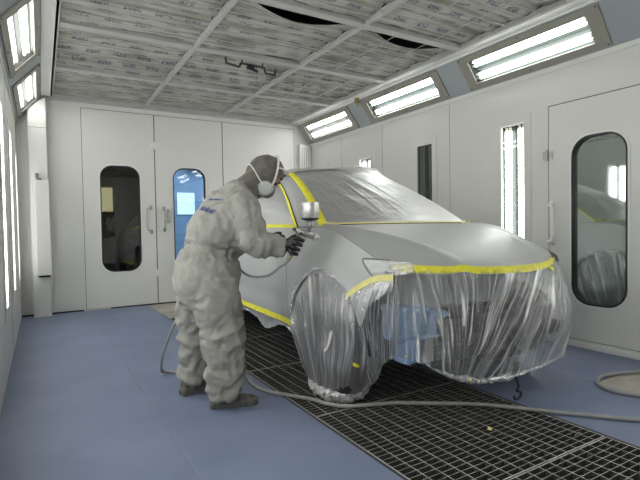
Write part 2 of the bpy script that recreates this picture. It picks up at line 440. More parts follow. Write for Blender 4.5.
for y, l in ((FY[0], 'added right-hand overhead fixture behind the camera'), (FY[1], 'overhead fluorescent fixture nearest the camera on the right, out of frame'), (FY[3], 'middle sloping fluorescent fixture of the right-hand row'), (FY[4], 'farthest sloping fluorescent fixture on the right, by the back corner')):
    c = copy_tree(fx); c.location.y = y; c['label'] = l
for y, l in zip(FY, ('added left-hand overhead fixture at the rear end of the booth, behind the camera', 'left-hand overhead fixture behind the camera line', 'left-hand overhead fixture just out of frame',
                     'larger bright fixture at the upper left corner of the picture', 'smaller bright fixture at upper left, just above the back corner')):
    c = copy_tree(fx); c.location = (CXL + XL - (fx.location.x - (CXR + XR)) - (CXR + XR) + 0, y, fx.location.z)
    c.location.x = CXL - (fx.location.x - CXR) * (CXL - XL) / (XR - CXR) ; c.rotation_euler = (0, 0, PI); c['label'] = l
    # the left band is a little shallower than the right one
    c.rotation_euler = (0, math.radians(-4.5), PI)

# upright light columns recessed in the side walls
def light_column(y, lit, label, side=1):
    x = XR if side > 0 else XL
    root = thing('wall_light', label, 'light fixture', (x, y, .50), 'upright fluorescent lights in the side walls')
    f = lambda u, v, d: V((x - side * d, y + u, v))
    R = lambda w, z0, z1: [(w / 2, z1), (-w / 2, z1), (-w / 2, z0), (w / 2, z0)]
    bm = NB(); ring(bm, R(.40, .42, 2.11), R(.272, .498, 2.032), f, .0005, .006); fr = obj('frame', bm, WALL, root)
    bm = NB(); ring(bm, R(.272, .498, 2.032), R(.25, .51, 2.02), f, -.012, .009); obj('glazing_bead', bm, WHITE, fr)
    bm = NB()
    prof = [(-.134, 0), (-.134, -.06), (-.10, -.085), (-.05, -.07), (0, -.05), (.05, -.07), (.10, -.085), (.134, -.06), (.134, 0)]
    G = [[bm.verts.new(f(u, z, d)) for u, d in prof] for z in (.502, 2.028)]
    for k in range(len(prof) - 1): bm.faces.new((G[0][k], G[0][k + 1], G[1][k + 1], G[1][k]))
    for g in G: bm.faces.new(g)
    obj('reflector', bm, REFL, root)
    for u in (-.095, -.052, .052, .095):
        for z0, z1 in ((.55, 1.98),):
            bm = NB(); tube(bm, [f(u, z0, -.036), f(u, z1, -.036)], .013, 8); t = obj('fluorescent_tube', bm, (TUBEL if side < 0 and y > 6 else TUBEV) if lit else TUBEOFF, root)
            bm = NB()
            for a, b in ((z0 - .035, z0 - .001), (z1 + .001, z1 + .035)): tube(bm, [f(u, a, -.036), f(u, b, -.036)], .014, 8)
            split_obj('tube_socket', bm, CAPM, t)
    bm = NB(); disc(bm, R(.25, .51, 2.02), f, -.004); obj('cover_glass', bm, FIXGLASS if lit else glass('dull_fixture_glass', (.45, .48, .46), .05), root)
light_column(VY[1], True, 'bright upright wall light between the car and the side door')
light_column(VY[2], False, 'unlit dark upright wall light above the car bonnet')
light_column(VY[3], True, 'bright upright wall light just above the car roof')
light_column(VY[4], True, 'tiny bright upright wall light nearest the back corner on the right')
light_column(VY[2], True, 'bright upright light in the left wall at the edge of the picture', -1)
light_column(VY[3], True, 'upright light in the left wall, middle of the thin bright slits', -1)
light_column(VY[4], True, 'upright light in the left wall, the slit nearest the back corner', -1)
light_column(VY[1], True, 'added upright light in the left wall just out of frame', -1)  # from here down: unseen columns added to brighten the lower booth
light_column(VY[0], True, 'added upright light in the left wall between the camera and the painter', -1)
light_column(.55, True, 'added upright light in the left wall beside the camera', -1)
light_column(-.66, True, 'added upright light in the left wall behind the camera', -1)
light_column(.90, True, 'added upright light in the right wall nearer the camera than the side door')
light_column(-.35, True, 'added upright light in the right wall behind the camera')

# ceiling: plenum, beams, wires, filter pads
bm = NB(); box(bm, XL, XR, YF, YB, ZC + .30, ZC + .34); struct('ceiling', bm, DARK)
BX = [.165, 1.31, 2.435, 3.58]; BY = [YF, -1.32, -.17, .98, 2.13, 3.31, 4.48, 5.70, 6.93]
bm = NB()
for x in BX: box(bm, x - .018, x + .018, YF, YB, ZC - .012, ZC + .04, .003)
box(bm, CXL, .15, YF, YB, ZC - .006, ZC + .03); box(bm, 3.6, CXR, YF, YB, ZC - .006, ZC + .03)
for y in BY[1:-1]: box(bm, CXL, CXR, y - .045, y + .045, ZC - .008, ZC + .035, .003)
box(bm, CXL, CXR, 6.88, YB, ZC - .03, ZC + .03)
struct('ceiling_beam_grid', bm, BEAM)['kind'] = 'structure'
bm = NB()
for a, b in zip(BY, BY[1:]):
    for k in (1, 2, 3):
        y = a + (b - a) * k / 4
        box(bm, CXL, CXR, y - .003, y + .003, ZC - .004, ZC + .002)
for i in range(len(BX) - 1):
    if i == 2:
        for k in (1, 2): x = BX[i] + (BX[i + 1] - BX[i]) * k / 3; box(bm, x - .003, x + .003, YF, YB, ZC - .004, ZC + .002)
struct('ceiling_support_wires', bm, BEAM)['kind'] = 'structure'
pads = []
rows = ['rearmost', 'second', 'third', 'fourth', 'fifth', 'sixth', 'seventh', 'last']
cols = ['left-hand', 'middle', 'right-hand']
for j, (a, b) in enumerate(zip(BY, BY[1:])):
    for i, (x0, x1) in enumerate(zip(BX, BX[1:])):
        gap = (j == 5 and i in (1, 2))
        sd = i * 7.3 + j * 3.1
        def f(u, v, x0=x0, x1=x1, a=a, b=b, gap=gap, sd=sd):
            x = x0 + .02 + (x1 - x0 - .04) * u; ya = a + .02
            if gap: ya = a + .05 + .115 * math.sin(PI * min(1, max(0, u * 1.12 - .06))) ** 1.1
            y = ya + (b - .02 - ya) * v
            ph = (y - a) / (b - a) * 4
            z = ZC + .064 - .042 * abs(math.sin(PI * ph)) ** .55
            z += .009 * noise.noise(V((x * 3, y * 9, sd))) + .004 * noise.noise(V((x * 14, y * 24, sd)))
            z += .05 * max(0, 1 - v * 5) * (0 if not gap else -.9 * math.sin(PI * u))
            z -= .03 * math.exp(-((v - .97) / .05) ** 2) * max(0, noise.noise(V((x * 1.7, 2.2, j))) + .2)
            if abs(ph - round(ph)) < .01 or True: z = max(z, ZC + .004 if not gap else ZC - .03)
            return V((x, y, z))
        bm = NB(); grid(bm, 44, 52, f)
        if gap: where = f'ceiling filter pad sagging to leave a dark gap, {"above the gun" if i==1 else "near the right-hand lights"}'
        else: where = f'printed ceiling filter pad, {cols[i]} pad of the {rows[j]} row, counted from behind the camera'
        o = obj('ceiling_filter', bm, FLEECE, smooth=True); tag(o, where, 'ceiling filter', 'printed ceiling filter pads')

# black bracket on the ceiling
root = thing('ceiling_bracket', 'small black metal bracket with upturned ends fixed under the ceiling filters', 'bracket', (1.93, 4.55, 2.76))
bx = [(1.655, 2.80), (1.66, 2.742), (1.80, 2.722), (1.815, 2.765), (2.08, 2.757), (2.09, 2.702), (2.20, 2.697), (2.21, 2.76)]
bm = NB()
for (xa, za), (xb, zb) in zip(bx, bx[1:]):
    tube(bm, [(xa, 4.6, za), (xb, 4.6, zb)], .011, 6)
obj('bent_bar', bm, DSTEEL, root)
bm = NB(); box(bm, 1.885, 1.96, 4.575, 4.625, 2.715, 2.765, .008); tube(bm, [(1.90, 4.58, 2.72), (1.99, 4.56, 2.69)], .014, 8); obj('clamp', bm, BLACKP, root)
bm = NB()
for x in (1.83, 2.06): tube(bm, [(x, 4.6, 2.75), (x, 4.6, 2.80)], .008, 6)
split_obj('hanger', bm, DSTEEL, root)

# small sensor under the right band
bm = NB(); box(bm, CXR - .045, CXR - .012, 5.15, 5.20, ZC - .085, ZC - .012, .004); tube(bm, [(CXR - .03, 5.175, ZC - .085), (CXR - .02, 5.17, ZC - .125)], .012, 8)
tag(obj('nozzle', bm, mat('brass', (.35, .27, .10), .4, .7)), 'small brass nozzle hanging by the edge of the right-hand light row', 'nozzle')

# ------------------------------------------------------------------ doors
def leaf_door(n, x0, x1, z0, z1, wx, ww, wz0, wz1, P, glassm, hand, kids=True):
    """door leaf with rounded window; P(u,v,d): u along wall, v up, d into the room"""
    root = struct_root = sroot(f'door_{n}', P((x0 + x1) / 2, z0, 0))
    bm = NB(); w, h = ww, wz1 - wz0; cx, cz = wx, (wz0 + wz1) / 2
    inner = [(cx + a, cz + b) for a, b in rrect(w, h, min(w * .38, .16))]
    # leaf: outer rectangle sampled to the same count as the window outline
    ox0, ox1 = x0 + .006, x1 - .006; oz0, oz1 = z0 + .006, z1 - .007
    outer = []
    for (a, b) in inner:
        dx, dz = a - cx, b - cz
        tx = ((ox1 - cx) / dx if dx > 0 else (ox0 - cx) / dx) if abs(dx) > 1e-6 else 1e9
        tz = ((oz1 - cz) / dz if dz > 0 else (oz0 - cz) / dz) if abs(dz) > 1e-6 else 1e9
        t = min(tx, tz); outer.append([cx + dx * t, cz + dz * t])
    for cxn, czn in ((ox0, oz0), (ox0, oz1), (ox1, oz0), (ox1, oz1)):   # square up the corners
        k = min(range(len(outer)), key=lambda q: (outer[q][0] - cxn) ** 2 + (outer[q][1] - czn) ** 2); outer[k] = [cxn, czn]
    ring(bm, outer, inner, P, -.055, -.002)
    obj('door_leaf', bm, DOORM, root)
    bm = NB(); rim = [(x0 + .0005, z1 - .0005), (x0 + .0005, z0 + .0005), (x1 - .0005, z0 + .0005), (x1 - .0005, z1 - .0005)]; ri2 = [(x0 + .006, z1 - .007), (x0 + .006, z0 + .006), (x1 - .006, z0 + .006), (x1 - .006, z1 - .007)]
    ring(bm, rim, ri2, P, -.02, -.006); obj('door_seal', bm, RUBBER, root)
    off = lambda e: [(cx + a, cz + b) for a, b in rrect(w + e, h + e, min(w * .38, .16) + e / 2)]
    bm = NB(); ring(bm, off(.035), off(0), P, -.004, .004); obj('window_trim', bm, WHITE, root)
    bm = NB(); ring(bm, off(0), off(-.028), P, -.05, .006); obj('window_gasket', bm, RUBBER, root)
    bm = NB(); disc(bm, off(-.02), P, -.03); obj('window_pane', bm, glassm, root)
    return root
HANDLE = mat('worn_handle', (.42, .42, .40), .4)
HANDLE2 = mat('pale_handle', (.86, .86, .84), .3)
PB = lambda u, v, d: V((u, YB - d, v))
PRt = lambda u, v, d: V((XR - d, u, v))
def pull(root, P, u, z0, z1, m=WHITE, depth=.05, w=.0, r=.011):
    bm = NB(); tube(bm, cr([P(u, z0, -.001), P(u, z0 + .005, depth * .8), P(u + w, z0 + .04, depth), P(u + w, z1 - .04, depth), P(u, z1 - .005, depth * .8), P(u, z1, -.001)], 26), r, 8)
    for z in (z0, z1): box(bm, *sorted((P(u - .02, 0, 0).x, P(u + .02, 0, .006).x)), *sorted((P(u - .02, 0, 0).y, P(u + .02, 0, .006).y)), z - .03, z + .03)
    obj('door_handle', bm, m, root, True)
def hinge(root, P, u, z, m=STEEL, w=.045):
    bm = NB()
    for a, b in ((u - w, u - .008), (u + .008, u + w)):
        p, q = P(a, z - .035, -.002), P(b, z + .035, .006); box(bm, min(p.x, q.x), max(p.x, q.x), min(p.y, q.y), max(p.y, q.y), p.z, q.z, .002)
    tube(bm, [P(u, z - .05, .012), P(u, z + .05, .012)], .013, 8)
    obj('door_hinge', bm, m, root)
d2 = leaf_door(2, .495, 1.425, .012, 2.70, .96, .51, .50, 1.955, PB, DOORGLASS, 0)
pull(d2, PB, 1.355, 1.04, 1.385, m=HANDLE, w=-.06, r=.009)
hinge(d2, PB, 1.425, 2.26, WHITE, .06); hinge(d2, PB, 1.425, .45, WHITE, .06)
d3 = leaf_door(3, 1.425, 2.43, .012, 2.70, 1.91, .48, .50, 1.965, PB, glass('blue_door_glass', (.60, .68, .75), .12), 0)
pull(d3, PB, 1.535, 1.07, 1.37, m=STEEL)
bm = NB(); box(bm, 1.575, 1.61, YB - .03, YB - .001, 1.16, 1.36, .006); tube(bm, [(1.59, YB - .03, 1.30), (1.59, YB - .055, 1.30), (1.59, YB - .055, 1.16)], .008, 8); obj('door_lock', bm, STEEL, d3)
d4 = leaf_door(4, 2.43, 3.67, .012, 2.70, 3.02, .50, .50, 1.965, PB, glass('blue_door_glass', (.60, .68, .75), .12), 0)
d1 = leaf_door(1, 1.72, 2.615, .06, 2.12, 2.17, .455, .37, 1.80, PRt, SIDEGLASS, 0)
pull(d1, PRt, 2.58, .90, 1.235, m=HANDLE2, depth=.07, w=-.05, r=.013)
for z in (1.68, .615): hinge(d1, PRt, 2.618, z, STEEL)
bm = NB(); panel_holes(bm, (XR + .005, 0, 0), (0, 1, 0), (0, 0, 1), 1.70, 2.635, .04, 2.14, [], .001); box(bm, XR + .081, XR + .10, 1.6, 2.8, 0, 2.3)
bm.free(); bm = NB(); box(bm, XR + .082, XR + .10, 1.6, 2.8, 0, 2.3); struct('wall_right_door_backing', bm, DARK)
# small items on the back doors
bm = NB(); box(bm, .80, 1.44, YB - .006, YB + .03, .0, .012); box(bm, 1.44, 3.6, YB - .006, YB + .03, .0, .012); struct('trim_4', bm, DARK)
# the workshop beyond the back doors
bm = NB(); box(bm, -1.5, 1.42, 10.6, 10.7, 0, 4); box(bm, -1.6, -1.5, 7.1, 10.7, 0, 4); struct('wall_workshop', bm, BACKROOM)
bm = NB(); box(bm, 1.43, 6.5, 10.6, 10.7, 0, 4); struct('wall_workshop_blue', bm, BLUEROOM)
bm = NB(); box(bm, 1.40, 1.44, 7.1, 10.6, 0, 4); box(bm, 6.5, 6.6, 7.1, 10.6, 0, 4); struct('wall_workshop_partition', bm, BACKROOM)
bm = NB(); box(bm, -1.6, 6.6, 7.08, 10.7, -.1, -.001); struct('floor_workshop', bm, CONC)
bm = NB(); box(bm, -1.6, 6.6, 7.08, 10.7, 4, 4.1); struct('ceiling_workshop', bm, BACKROOM)
bm = NB(); box(bm, .93, 1.30, 10.57, 10.6, 1.46, 1.95); struct('window_1', bm, emit('warm_lit_window', (.9, .8, .42), .55))
bm = NB(); box(bm, 2.62, 3.00, 10.57, 10.6, 1.40, 1.88); struct('window_2', bm, emit('day_lit_window', (.62, .85, 1), 1.3))
bm = NB(); box(bm, 2.9, 3.5, 10.2, 10.3, 2.60, 2.68); struct('workshop_fill_bar', bm, emit('workshop_fill', (.6, .8, 1), 2.0))  # unseen glowing bar added to brighten the blue room
ld = bpy.data.lights.new('workshop_fill', 'AREA'); ld.energy = 130; ld.size = 1.2; ld.color = (.72, .86, 1)  # unseen area light added to brighten the blue wall behind the panes
lo = bpy.data.objects.new('workshop_fill', ld); C.objects.link(lo); lo.location = (3.6, 8.8, 3.6)

# corner column and boxed duct in the left back corner
root = thing('corner_duct', 'tall white boxed duct with a raised housing in the left back corner', 'duct', (-.01, 6.9, 0))
bm = NB(); pr = [[bm.verts.new((x, y, z)) for x, z in ((-.10, .001), (.095, .001), (.095, 2.74), (.02, 2.70), (-.10, 2.57))] for y in (6.82, YB - .001)]
for k in range(5): bm.faces.new((pr[0][k], pr[0][(k + 1) % 5], pr[1][(k + 1) % 5], pr[1][k]))
bm.faces.new(pr[0]); bm.faces.new(pr[1])
obj('shaft', bm, DOORM, root)
bm = NB(); box(bm, -.05, .105, 6.68, 6.819, .53, 1.70, .006); hs = obj('housing', bm, DOORM, root)
bm = NB(); box(bm, -.035, .09, 6.70, 6.80, .505, .529, .002); obj('housing_base', bm, DARK, hs)
bm = NB(); box(bm, -.03, .03, 6.76, 6.8189, 1.70, 1.73, .002); tube(bm, [(-.02, 6.78, 1.73), (-.02, 6.78, 1.79)], .02, 8); obj('fitting', bm, GREYP, hs)
bm = NB(); box(bm, -.10, .096, 6.816, 6.8199, 2.36, 2.364); obj('panel_joint', bm, GREYP, root)
root = thing('corner_column', 'narrow white column in the right back corner under the lights', 'column', (3.83, 6.94, 0))
bm = NB(); box(bm, 3.735, 3.945, 6.90, YB - .001, .001, 2.44, .004); obj('column_body', bm, DOORM, root)
bm = NB()
for k in range(4): box(bm, 3.77 + k * .04, 3.775 + k * .04, 6.897, 6.90, .1, 2.4)
obj('column_rib', bm, GREYP, root)

# ------------------------------------------------------------------ floor grates
FLANK = mat('dark_grate_flank', (.035, .034, .032), .85)
def two_tone(o):     # lighter material on the top faces, dark one on the flanks
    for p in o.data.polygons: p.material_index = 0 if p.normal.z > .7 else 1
def grate(yc, label):
    y0, y1 = yc - .4975, yc + .4975
    root = thing('floor_grate', label, 'floor grate', (1.85, yc, -.03), 'steel floor grates over the extraction pit')
    bm = NB()
    for k in range(15):
        x = 1.306 + k * (1.088 / 14); w = .0022 if 0 < k < 14 else .004
        box(bm, x - w, x + w, y0, y1, -.032, 0)
    two_tone(obj('bearing_bars', bm, GRATE, root, mats=[GRATE, FLANK]))
    bm = NB(); n = 27
    for k in range(n + 1):
        y = y0 + (y1 - y0) * k / n; w = .0014 if 0 < k < n else .0035
        box(bm, 1.3045, 2.3955, y - w + (.0035 if k == 0 else -.0035 if k == n else 0), y + w + (.0035 if k == 0 else -.0035 if k == n else 0), -.026, -.001)
    two_tone(obj('cross_bars', bm, GRATE, root, mats=[GRATE, FLANK]))
    return root
gl = ['nearest floor grate behind the camera', 'floor grate just below the frame', 'floor grate at the bottom of the picture in front of the car', 'floor grate under the front of the wrapped car',
      'floor grate beside the wrapped front wheel', 'floor grate under the car doors', 'floor grate under the rear of the car']
g0 = grate(-.22, gl[0])
for k in range(1, 7):
    g = copy_tree(g0); g.location.y = -.22 + k; g['label'] = gl[k]
bm = NB(); box(bm, 1.31, 2.39, 5.79, 6.118, -.03, -.001); struct('trim_5', bm, CONC)

# tiny things lying on the grate
bm = NB(); bmesh.ops.create_icosphere(bm, subdivisions=2, radius=.012, matrix=Matrix.Translation((1.98, 1.64, .009)))
for v in bm.verts: v.co.z = .002 + (v.co.z - .002) * .5; v.co += noise.noise_vector(v.co * 90) * .004
tag(obj('tape_scrap', bm, PTAPE, smooth=True), 'tiny pale scrap of tape lying on the grate in front of the car', 'scrap')
bm = NB(); tube(bm, cr([(2.27, 1.36, .004), (2.29, 1.35, .02), (2.30, 1.34, .012), (2.31, 1.36, .004)], 12), .002, 6)
tag(obj('wire_scrap', bm, STEEL), 'small bent wire scrap on the grate near the right edge', 'scrap')

# ------------------------------------------------------------------ the car
XC = 2.33
CAR = thing('car', 'grey primed car wrapped in clear masking film with yellow tape edges', 'car', (XC, 3.9, 0))
HUB, HZ, AR = 2.515, .375, .425
HUBR = 5.15
sm = lambda t: max(0, min(1, t)) ** 2 * (3 - 2 * max(0, min(1, t)))
def base(y):
    t = max(0, min(1, (y - 1.70) / .98)); return .853 + .225 * (1 - (1 - t) ** 1.7)
def crest(y): return .55 + .38 * sm((y - 1.7) / 1.0)
def ztop(y):
    if y <= 2.75: return base(y) - .25 * (1 - crest(y)) * (1 - .35 * sm((y - 2.3) / .4))
    return ztop(2.75) + .012 * (y - 2.75)
def half(y, z):
    zt = ztop(y); s = max(0, (z - .72) / (zt - .72)); sh = .055 + .045 * sm((y - 2.0) / .7)
    h = .835 - sh * min(s, 1) ** 2.4
    if y < 2.6: h -= .05 * ((2.6 - y) / .7) ** 2
    if y > 5.3: h -= .10 * ((y - 5.3) / .9) ** 2
    if z < .62: h -= .035 * ((.62 - z) / .27) ** 2
    for hy in (HUB, HUBR):
        r = math.hypot(y - hy, z - HZ); h += .016 * math.exp(-((r - AR) / .06) ** 2)
    h -= .012 * math.exp(-((z - (.55 + .03 * (y - 3))) / .06) ** 2) * sm((y - 2.95) / .3) * sm((4.9 - y) / .3)   # hollow in the doors
    return h
def zbot(y):
    zb = .375 + .02 * (y - 3)
    if y < HUB:
        lim = .66 + (2.22 - y) * .58 if y < 2.22 else .3
        c = HZ + math.sqrt(max(0, AR * AR - (y - HUB) ** 2)) if abs(y - HUB) < AR else 0
        return max(lim, c) if y < 2.3 else c
    for hy in (HUB, HUBR):
        if abs(y - hy) < AR: return max(zb, HZ + math.sqrt(AR * AR - (y - hy) ** 2))
    return zb
def side_panel(name, y0, y1, s, extra=()):
    ys = sorted({round(y0 + (y1 - y0) * k / 46, 5) for k in range(47)} | {round(hy + AR * math.cos(PI * k / 48) * .99999, 5) for hy in (HUB, HUBR) for k in range(49) if y0 < hy + AR * math.cos(PI * k / 48) < y1})
    bm = NB(); nv = 26
    cols_ = []
    for y in ys:
        zb, zt = zbot(y), ztop(y) - .001
        if zb > zt - .01: zb = zt - .01
        c = [bm.verts.new((XC + s * half(y, zb + (zt - zb) * j / (nv - 1)), y, zb + (zt - zb) * j / (nv - 1))) for j in range(nv)]
        c.insert(0, bm.verts.new(c[0].co + V((-s * .03, 0, .004))))
        cols_.append(c)
    for a, b in zip(cols_, cols_[1:]):
        for j in range(nv): bm.faces.new((a[j], b[j], b[j + 1], a[j + 1]))
    return obj(name, bm, PAINT, CAR, True)
for s in (-1, 1):
    side_panel('front_fender', 1.97, 2.995, s)
    side_panel('front_door', 3.000, 4.03, s)
    side_panel('rear_door', 4.035, 4.98, s)
    side_panel('rear_quarter_panel', 4.985, 6.15, s)
# bonnet
yf = lambda u: 1.715 + .30 * abs(u) ** 2.2
yc = lambda u: 2.56 + .19 * u * u
def hood(u, v, dz=0):
    U = u * 2 - 1; y = yf(U) + (yc(U) - yf(U)) * v
    x = XC + U * (half(y, ztop(y)) - .001); c = crest(y); a = abs(U)
    k = 1 - .35 * sm((y - 2.3) / .4)
    z = base(y) + .012 * (1 - min(1, a / c) ** 2) - (.25 * k * (a - c) if a > c else 0)
    z += .010 * math.exp(-((a - c + .02) / .05) ** 2)
    z0 = base(yf(U)) + .012 * (1 - min(1, a / crest(yf(U))) ** 2) - (.25 * (a - crest(yf(U))) if a > crest(yf(U)) else 0)
    z += (.848 + .028 * a ** 2 - z0) * math.exp(-v / .22) * (1 - a ** 10)
    z -= .022 * math.exp(-v / .025)
    return V((x, y, z + dz))
bm = NB(); grid(bm, 90, 60, hood)
obj('bonnet', bm, PAINT, CAR, True)
bm = NB(); grid(bm, 60, 4, lambda u, v: hood(u, 0) + V((0, .03 * v, -.05 * v))); obj('bonnet_lip', bm, PAINT, CAR, True)
# dark core under the panels
bm = NB(); box(bm, XC - .62, XC + .62, 2.98, 6.05, .26, 1.0, .04); box(bm, XC - .52, XC + .52, 2.15, 2.98, .30, .80, .02)
obj('underbody', bm, BLACKP, CAR)
for s in (-1, 1):
    bm = NB()
    for hy in (HUB, HUBR):
        G = grid(bm, 24, 2, lambda u, v: V((XC + s * (.80 - .28 * v), hy - (AR + .01) * math.cos(PI * u), HZ - .02 + (AR + .01) * math.sin(PI * u))))
    obj('wheel_arch_liner', bm, BLACKP, CAR, True)
# greenhouse
WL = [V((-.70, 2.745, ztop(2.75) + .002)), V((-.625, 3.03, 1.25)), V((-.55, 3.35, 1.42)), V((-.495, 3.60, 1.515))]
SW = [V((-.735, 3.00, ztop(3.0) + .006)), V((-.655, 3.25, 1.23)), V((-.585, 3.50, 1.38)), V((-.53, 3.72, 1.475))]
cv = lambda L, t, s=1: V((XC + s * -L_x(L, t), lerpc(L, t).y, lerpc(L, t).z))
def L_x(L, t): return lerpc(L, t).x * 1
def edge(L, t, s): p = lerpc(L, t); return V((XC + s * -p.x, p.y, p.z))     # s=+1 right side, -1 left side
def wind(u, v, off=0):
    a, b = edge(WL, v, -1), edge(WL, v, 1); p = a.lerp(b, u); k = 1 - (2 * u - 1) ** 2
    return p + V((0, -.13 * k * (1 - .5 * v), .030 * k * v + .02 * k)) + V((0, -.75, .66)) * off
bm = NB(); grid(bm, 40, 24, lambda u, v: wind(u, v)); obj('windscreen', bm, CARGLASS, CAR, True)
for s in (-1, 1):
    bm = NB(); grid(bm, 8, 24, lambda u, v: edge(WL, v, s).lerp(edge(SW, v, s), u) + V((s * .012 * math.sin(PI * u), -.006 * math.sin(PI * u), 0)))
    obj('windscreen_pillar', bm, PAINT, CAR, True)
    # side glass and upper frame
    def rail(y): return V((XC + s * (.53 + .02 * math.sin(PI * (y - 3.7) / 2)), y, 1.475 + .075 * math.sin(PI * min(1, (y - 3.3) / 2.6))))
    def belt(y): return V((XC + s * (half(y, ztop(y)) - .008), y, ztop(y) + .004))
    bm = NB(); y_r = lambda v: 5.75 - .35 * v
    def sg(u, v):
        a = edge(SW, v, s); yy = a.y + (y_r(v) - a.y) * u; q = belt(yy).lerp(rail(max(yy, 3.7)), v); q.y = yy
        q.x += s * .03 * math.sin(PI * v); 
        w = max(0, 1 - u * 6); return q.lerp(a, w)
    grid(bm, 50, 16, sg); obj('side_glass', bm, CARGLASS, CAR, True)
    bm = NB(); grid(bm, 50, 16, lambda u, v: sg(u * .985 + .004, v * .98 + .01) + V((s * (.006 + .004 * noise.noise(V((u * 9, v * 6, s)))), 0, 0)))
    obj('side_window_film', bm, film('side_window_film', tint=(.8, .83, .85), white=.8, base=.62, edge=.3, rough=.3, wr=16, wdist=.01), CAR, True)
    bm = NB(); grid(bm, 50, 3, lambda u, v: sg(u, 1) + V((s * (.012 - .03 * v), 0, -.012 + .03 * v))); obj('roof_rail', bm, PAINT, CAR, True)
    bm = NB(); grid(bm, 40, 3, lambda u, v: sg(u * .96 + .01, -.0) + V((s * .012, 0, -.008 + .026 * v)))
    obj('belt_tape', bm, YTAPE if s < 0 else PTAPE, CAR, True)
    bm = NB(); grid(bm, 4, 22, lambda u, v: edge(SW, v * .97, s) + V((s * .014, .0 + .042 * (u - .3), 0))); obj('pillar_tape', bm, YTAPE if s < 0 else PTAPE, CAR, True)
    bm = NB(); grid(bm, 4, 22, lambda u, v: wind(.5 + s * (.503 - .034 * u), v, (.026 if s < 0 else .006) - .018 * max(0, .08 - u) / .08) + V((s * .004, 0, .0))); obj('windscreen_edge_tape', bm, YTAPE, CAR, True)
def roof(u, v):
    y = 3.58 + 2.0 * v; U = 2 * u - 1; r = 1.475 + .075 * math.sin(PI * min(1, (max(y, 3.7) - 3.3) / 2.6))
    hw = .51 + .03 * math.sin(PI * v)
    z = r + .018 + .035 * (1 - U * U) + .02 * (1 - U ** 8)
    if v < .04: z -= .01 * (1 - v / .04)
    return V((XC + U * hw, y - .10 * (1 - U * U) * (1 - v) , z))
bm = NB(); grid(bm, 40, 40, roof); obj('roof', bm, PAINT, CAR, True)
bm = NB(); grid(bm, 30, 10, lambda u, v: V((XC + (2 * u - 1) * (.53 + .13 * v), 5.56 + .36 * v, roof(u, 1).z * (1 - v) + v * (1.10)))); obj('rear_window', bm, CARGLASS, CAR, True)
bm = NB(); grid(bm, 30, 12, lambda u, v: V((XC + (2 * u - 1) * (.66 + .10 * math.sin(PI * .5 * v)), 5.92 + .22 * math.sin(PI * .55 * v) - .12 * abs(2 * u - 1) ** 3, 1.10 - .70 * v))); obj('tailgate', bm, PAINT, CAR, True)
# wheels
for s in (-1, 1):
    for hy in (HUB, HUBR):
        cx = XC + s * .712
        bm = NB(); prof = [(.24, -.105), (.30, -.112), (.335, -.105), (.352, -.08), (.357, 0), (.352, .08), (.335, .105), (.30, .112), (.24, .105)]
        n = 48; Rg = [[bm.verts.new((cx + s * w, hy + r * math.cos(2 * PI * k / n), .358 + r * math.sin(2 * PI * k / n))) for r, w in prof] for k in range(n)]
        for k in range(n):
            a, b = Rg[k], Rg[(k + 1) % n]
            for j in range(len(prof) - 1): bm.faces.new((a[j], b[j], b[j + 1], a[j + 1]))
        wh = obj('wheel', bm, RUBBER, CAR, True)
        bm = NB()
        M = Matrix.Translation((cx + s * .08, hy, .358)) @ Matrix.Rotation(PI / 2, 4, 'Y')
        bmesh.ops.create_cone(bm, segments=40, radius1=.245, radius2=.245, depth=.05, cap_ends=False, matrix=M)
        bmesh.ops.create_cone(bm, segments=40, radius1=.235, radius2=.235, depth=.01, cap_ends=True, matrix=Matrix.Translation((cx - s * .03, hy, .358)) @ Matrix.Rotation(PI / 2, 4, 'Y'))
        for k in range(5):
            a = 2 * PI * k / 5 + .3
            for da in (-.12, .12):
                p = V((cx + s * .095, hy + .05 * math.cos(a), .358 + .05 * math.sin(a))); q = V((cx + s * .09, hy + .238 * math.cos(a + da), .358 + .238 * math.sin(a + da)))
                tube(bm, [p, q], [.026, .018], 8)
        bmesh.ops.create_cone(bm, segments=24, radius1=.065, radius2=.055, depth=.04, cap_ends=True, matrix=Matrix.Translation((cx + s * .10, hy, .358)) @ Matrix.Rotation(PI / 2, 4, 'Y'))
        obj('rim', bm, mat('alloy', (.30, .31, .32), .35, .7) if hy == HUB and s == -1 else bpy.data.materials['alloy'] if 'alloy' in bpy.data.materials else STEEL, wh, 'auto')
# exposed front end behind the film
bm = NB(); box(bm, XC - .50, XC + .50, 1.98, 2.03, .26, .62, .012); rad = obj('radiator', bm, BLACKP, CAR)
bm = NB()
for k in range(12): box(bm, XC - .48, XC + .48, 1.974, 1.98, .285 + k * .027, .291 + k * .027)
obj('radiator_fins', bm, BLACKP, rad)
bm = NB(); box(bm, XC - .66, XC + .66, 1.93, 2.03, .60, .80, .02); box(bm, XC - .50, XC - .44, 1.95, 2.02, .3, .64); box(bm, XC + .44, XC + .5, 1.95, 2.02, .3, .64)
obj('front_carrier', bm, mat('carrier_grey', (.34, .345, .35), .45), CAR)
bm = NB()
pts = [V((XC + .50 * t, 1.80 + .08 * t * t, .52)) for t in [i / 10 - 1 for i in range(21)]]
G = [[bm.verts.new(p + V((0, dy, dz))) for dy, dz in ((0, -.05), (-.045, -.04), (-.045, .04), (0, .05))] for p in pts]
for a, b in zip(G, G[1:]):
    for k in range(4): bm.faces.new((a[k], a[(k + 1) % 4], b[(k + 1) % 4], b[k]))
bm.faces.new(G[0]); bm.faces.new(G[-1])
obj('crash_beam', bm, mat('dark_beam', (.05, .052, .055), .4, .5), CAR)
bm = NB()   # round dark fan shroud seen through the film
M = Matrix.Translation((XC + .30, 1.90, .47)) @ Matrix.Rotation(PI / 2, 4, 'X')
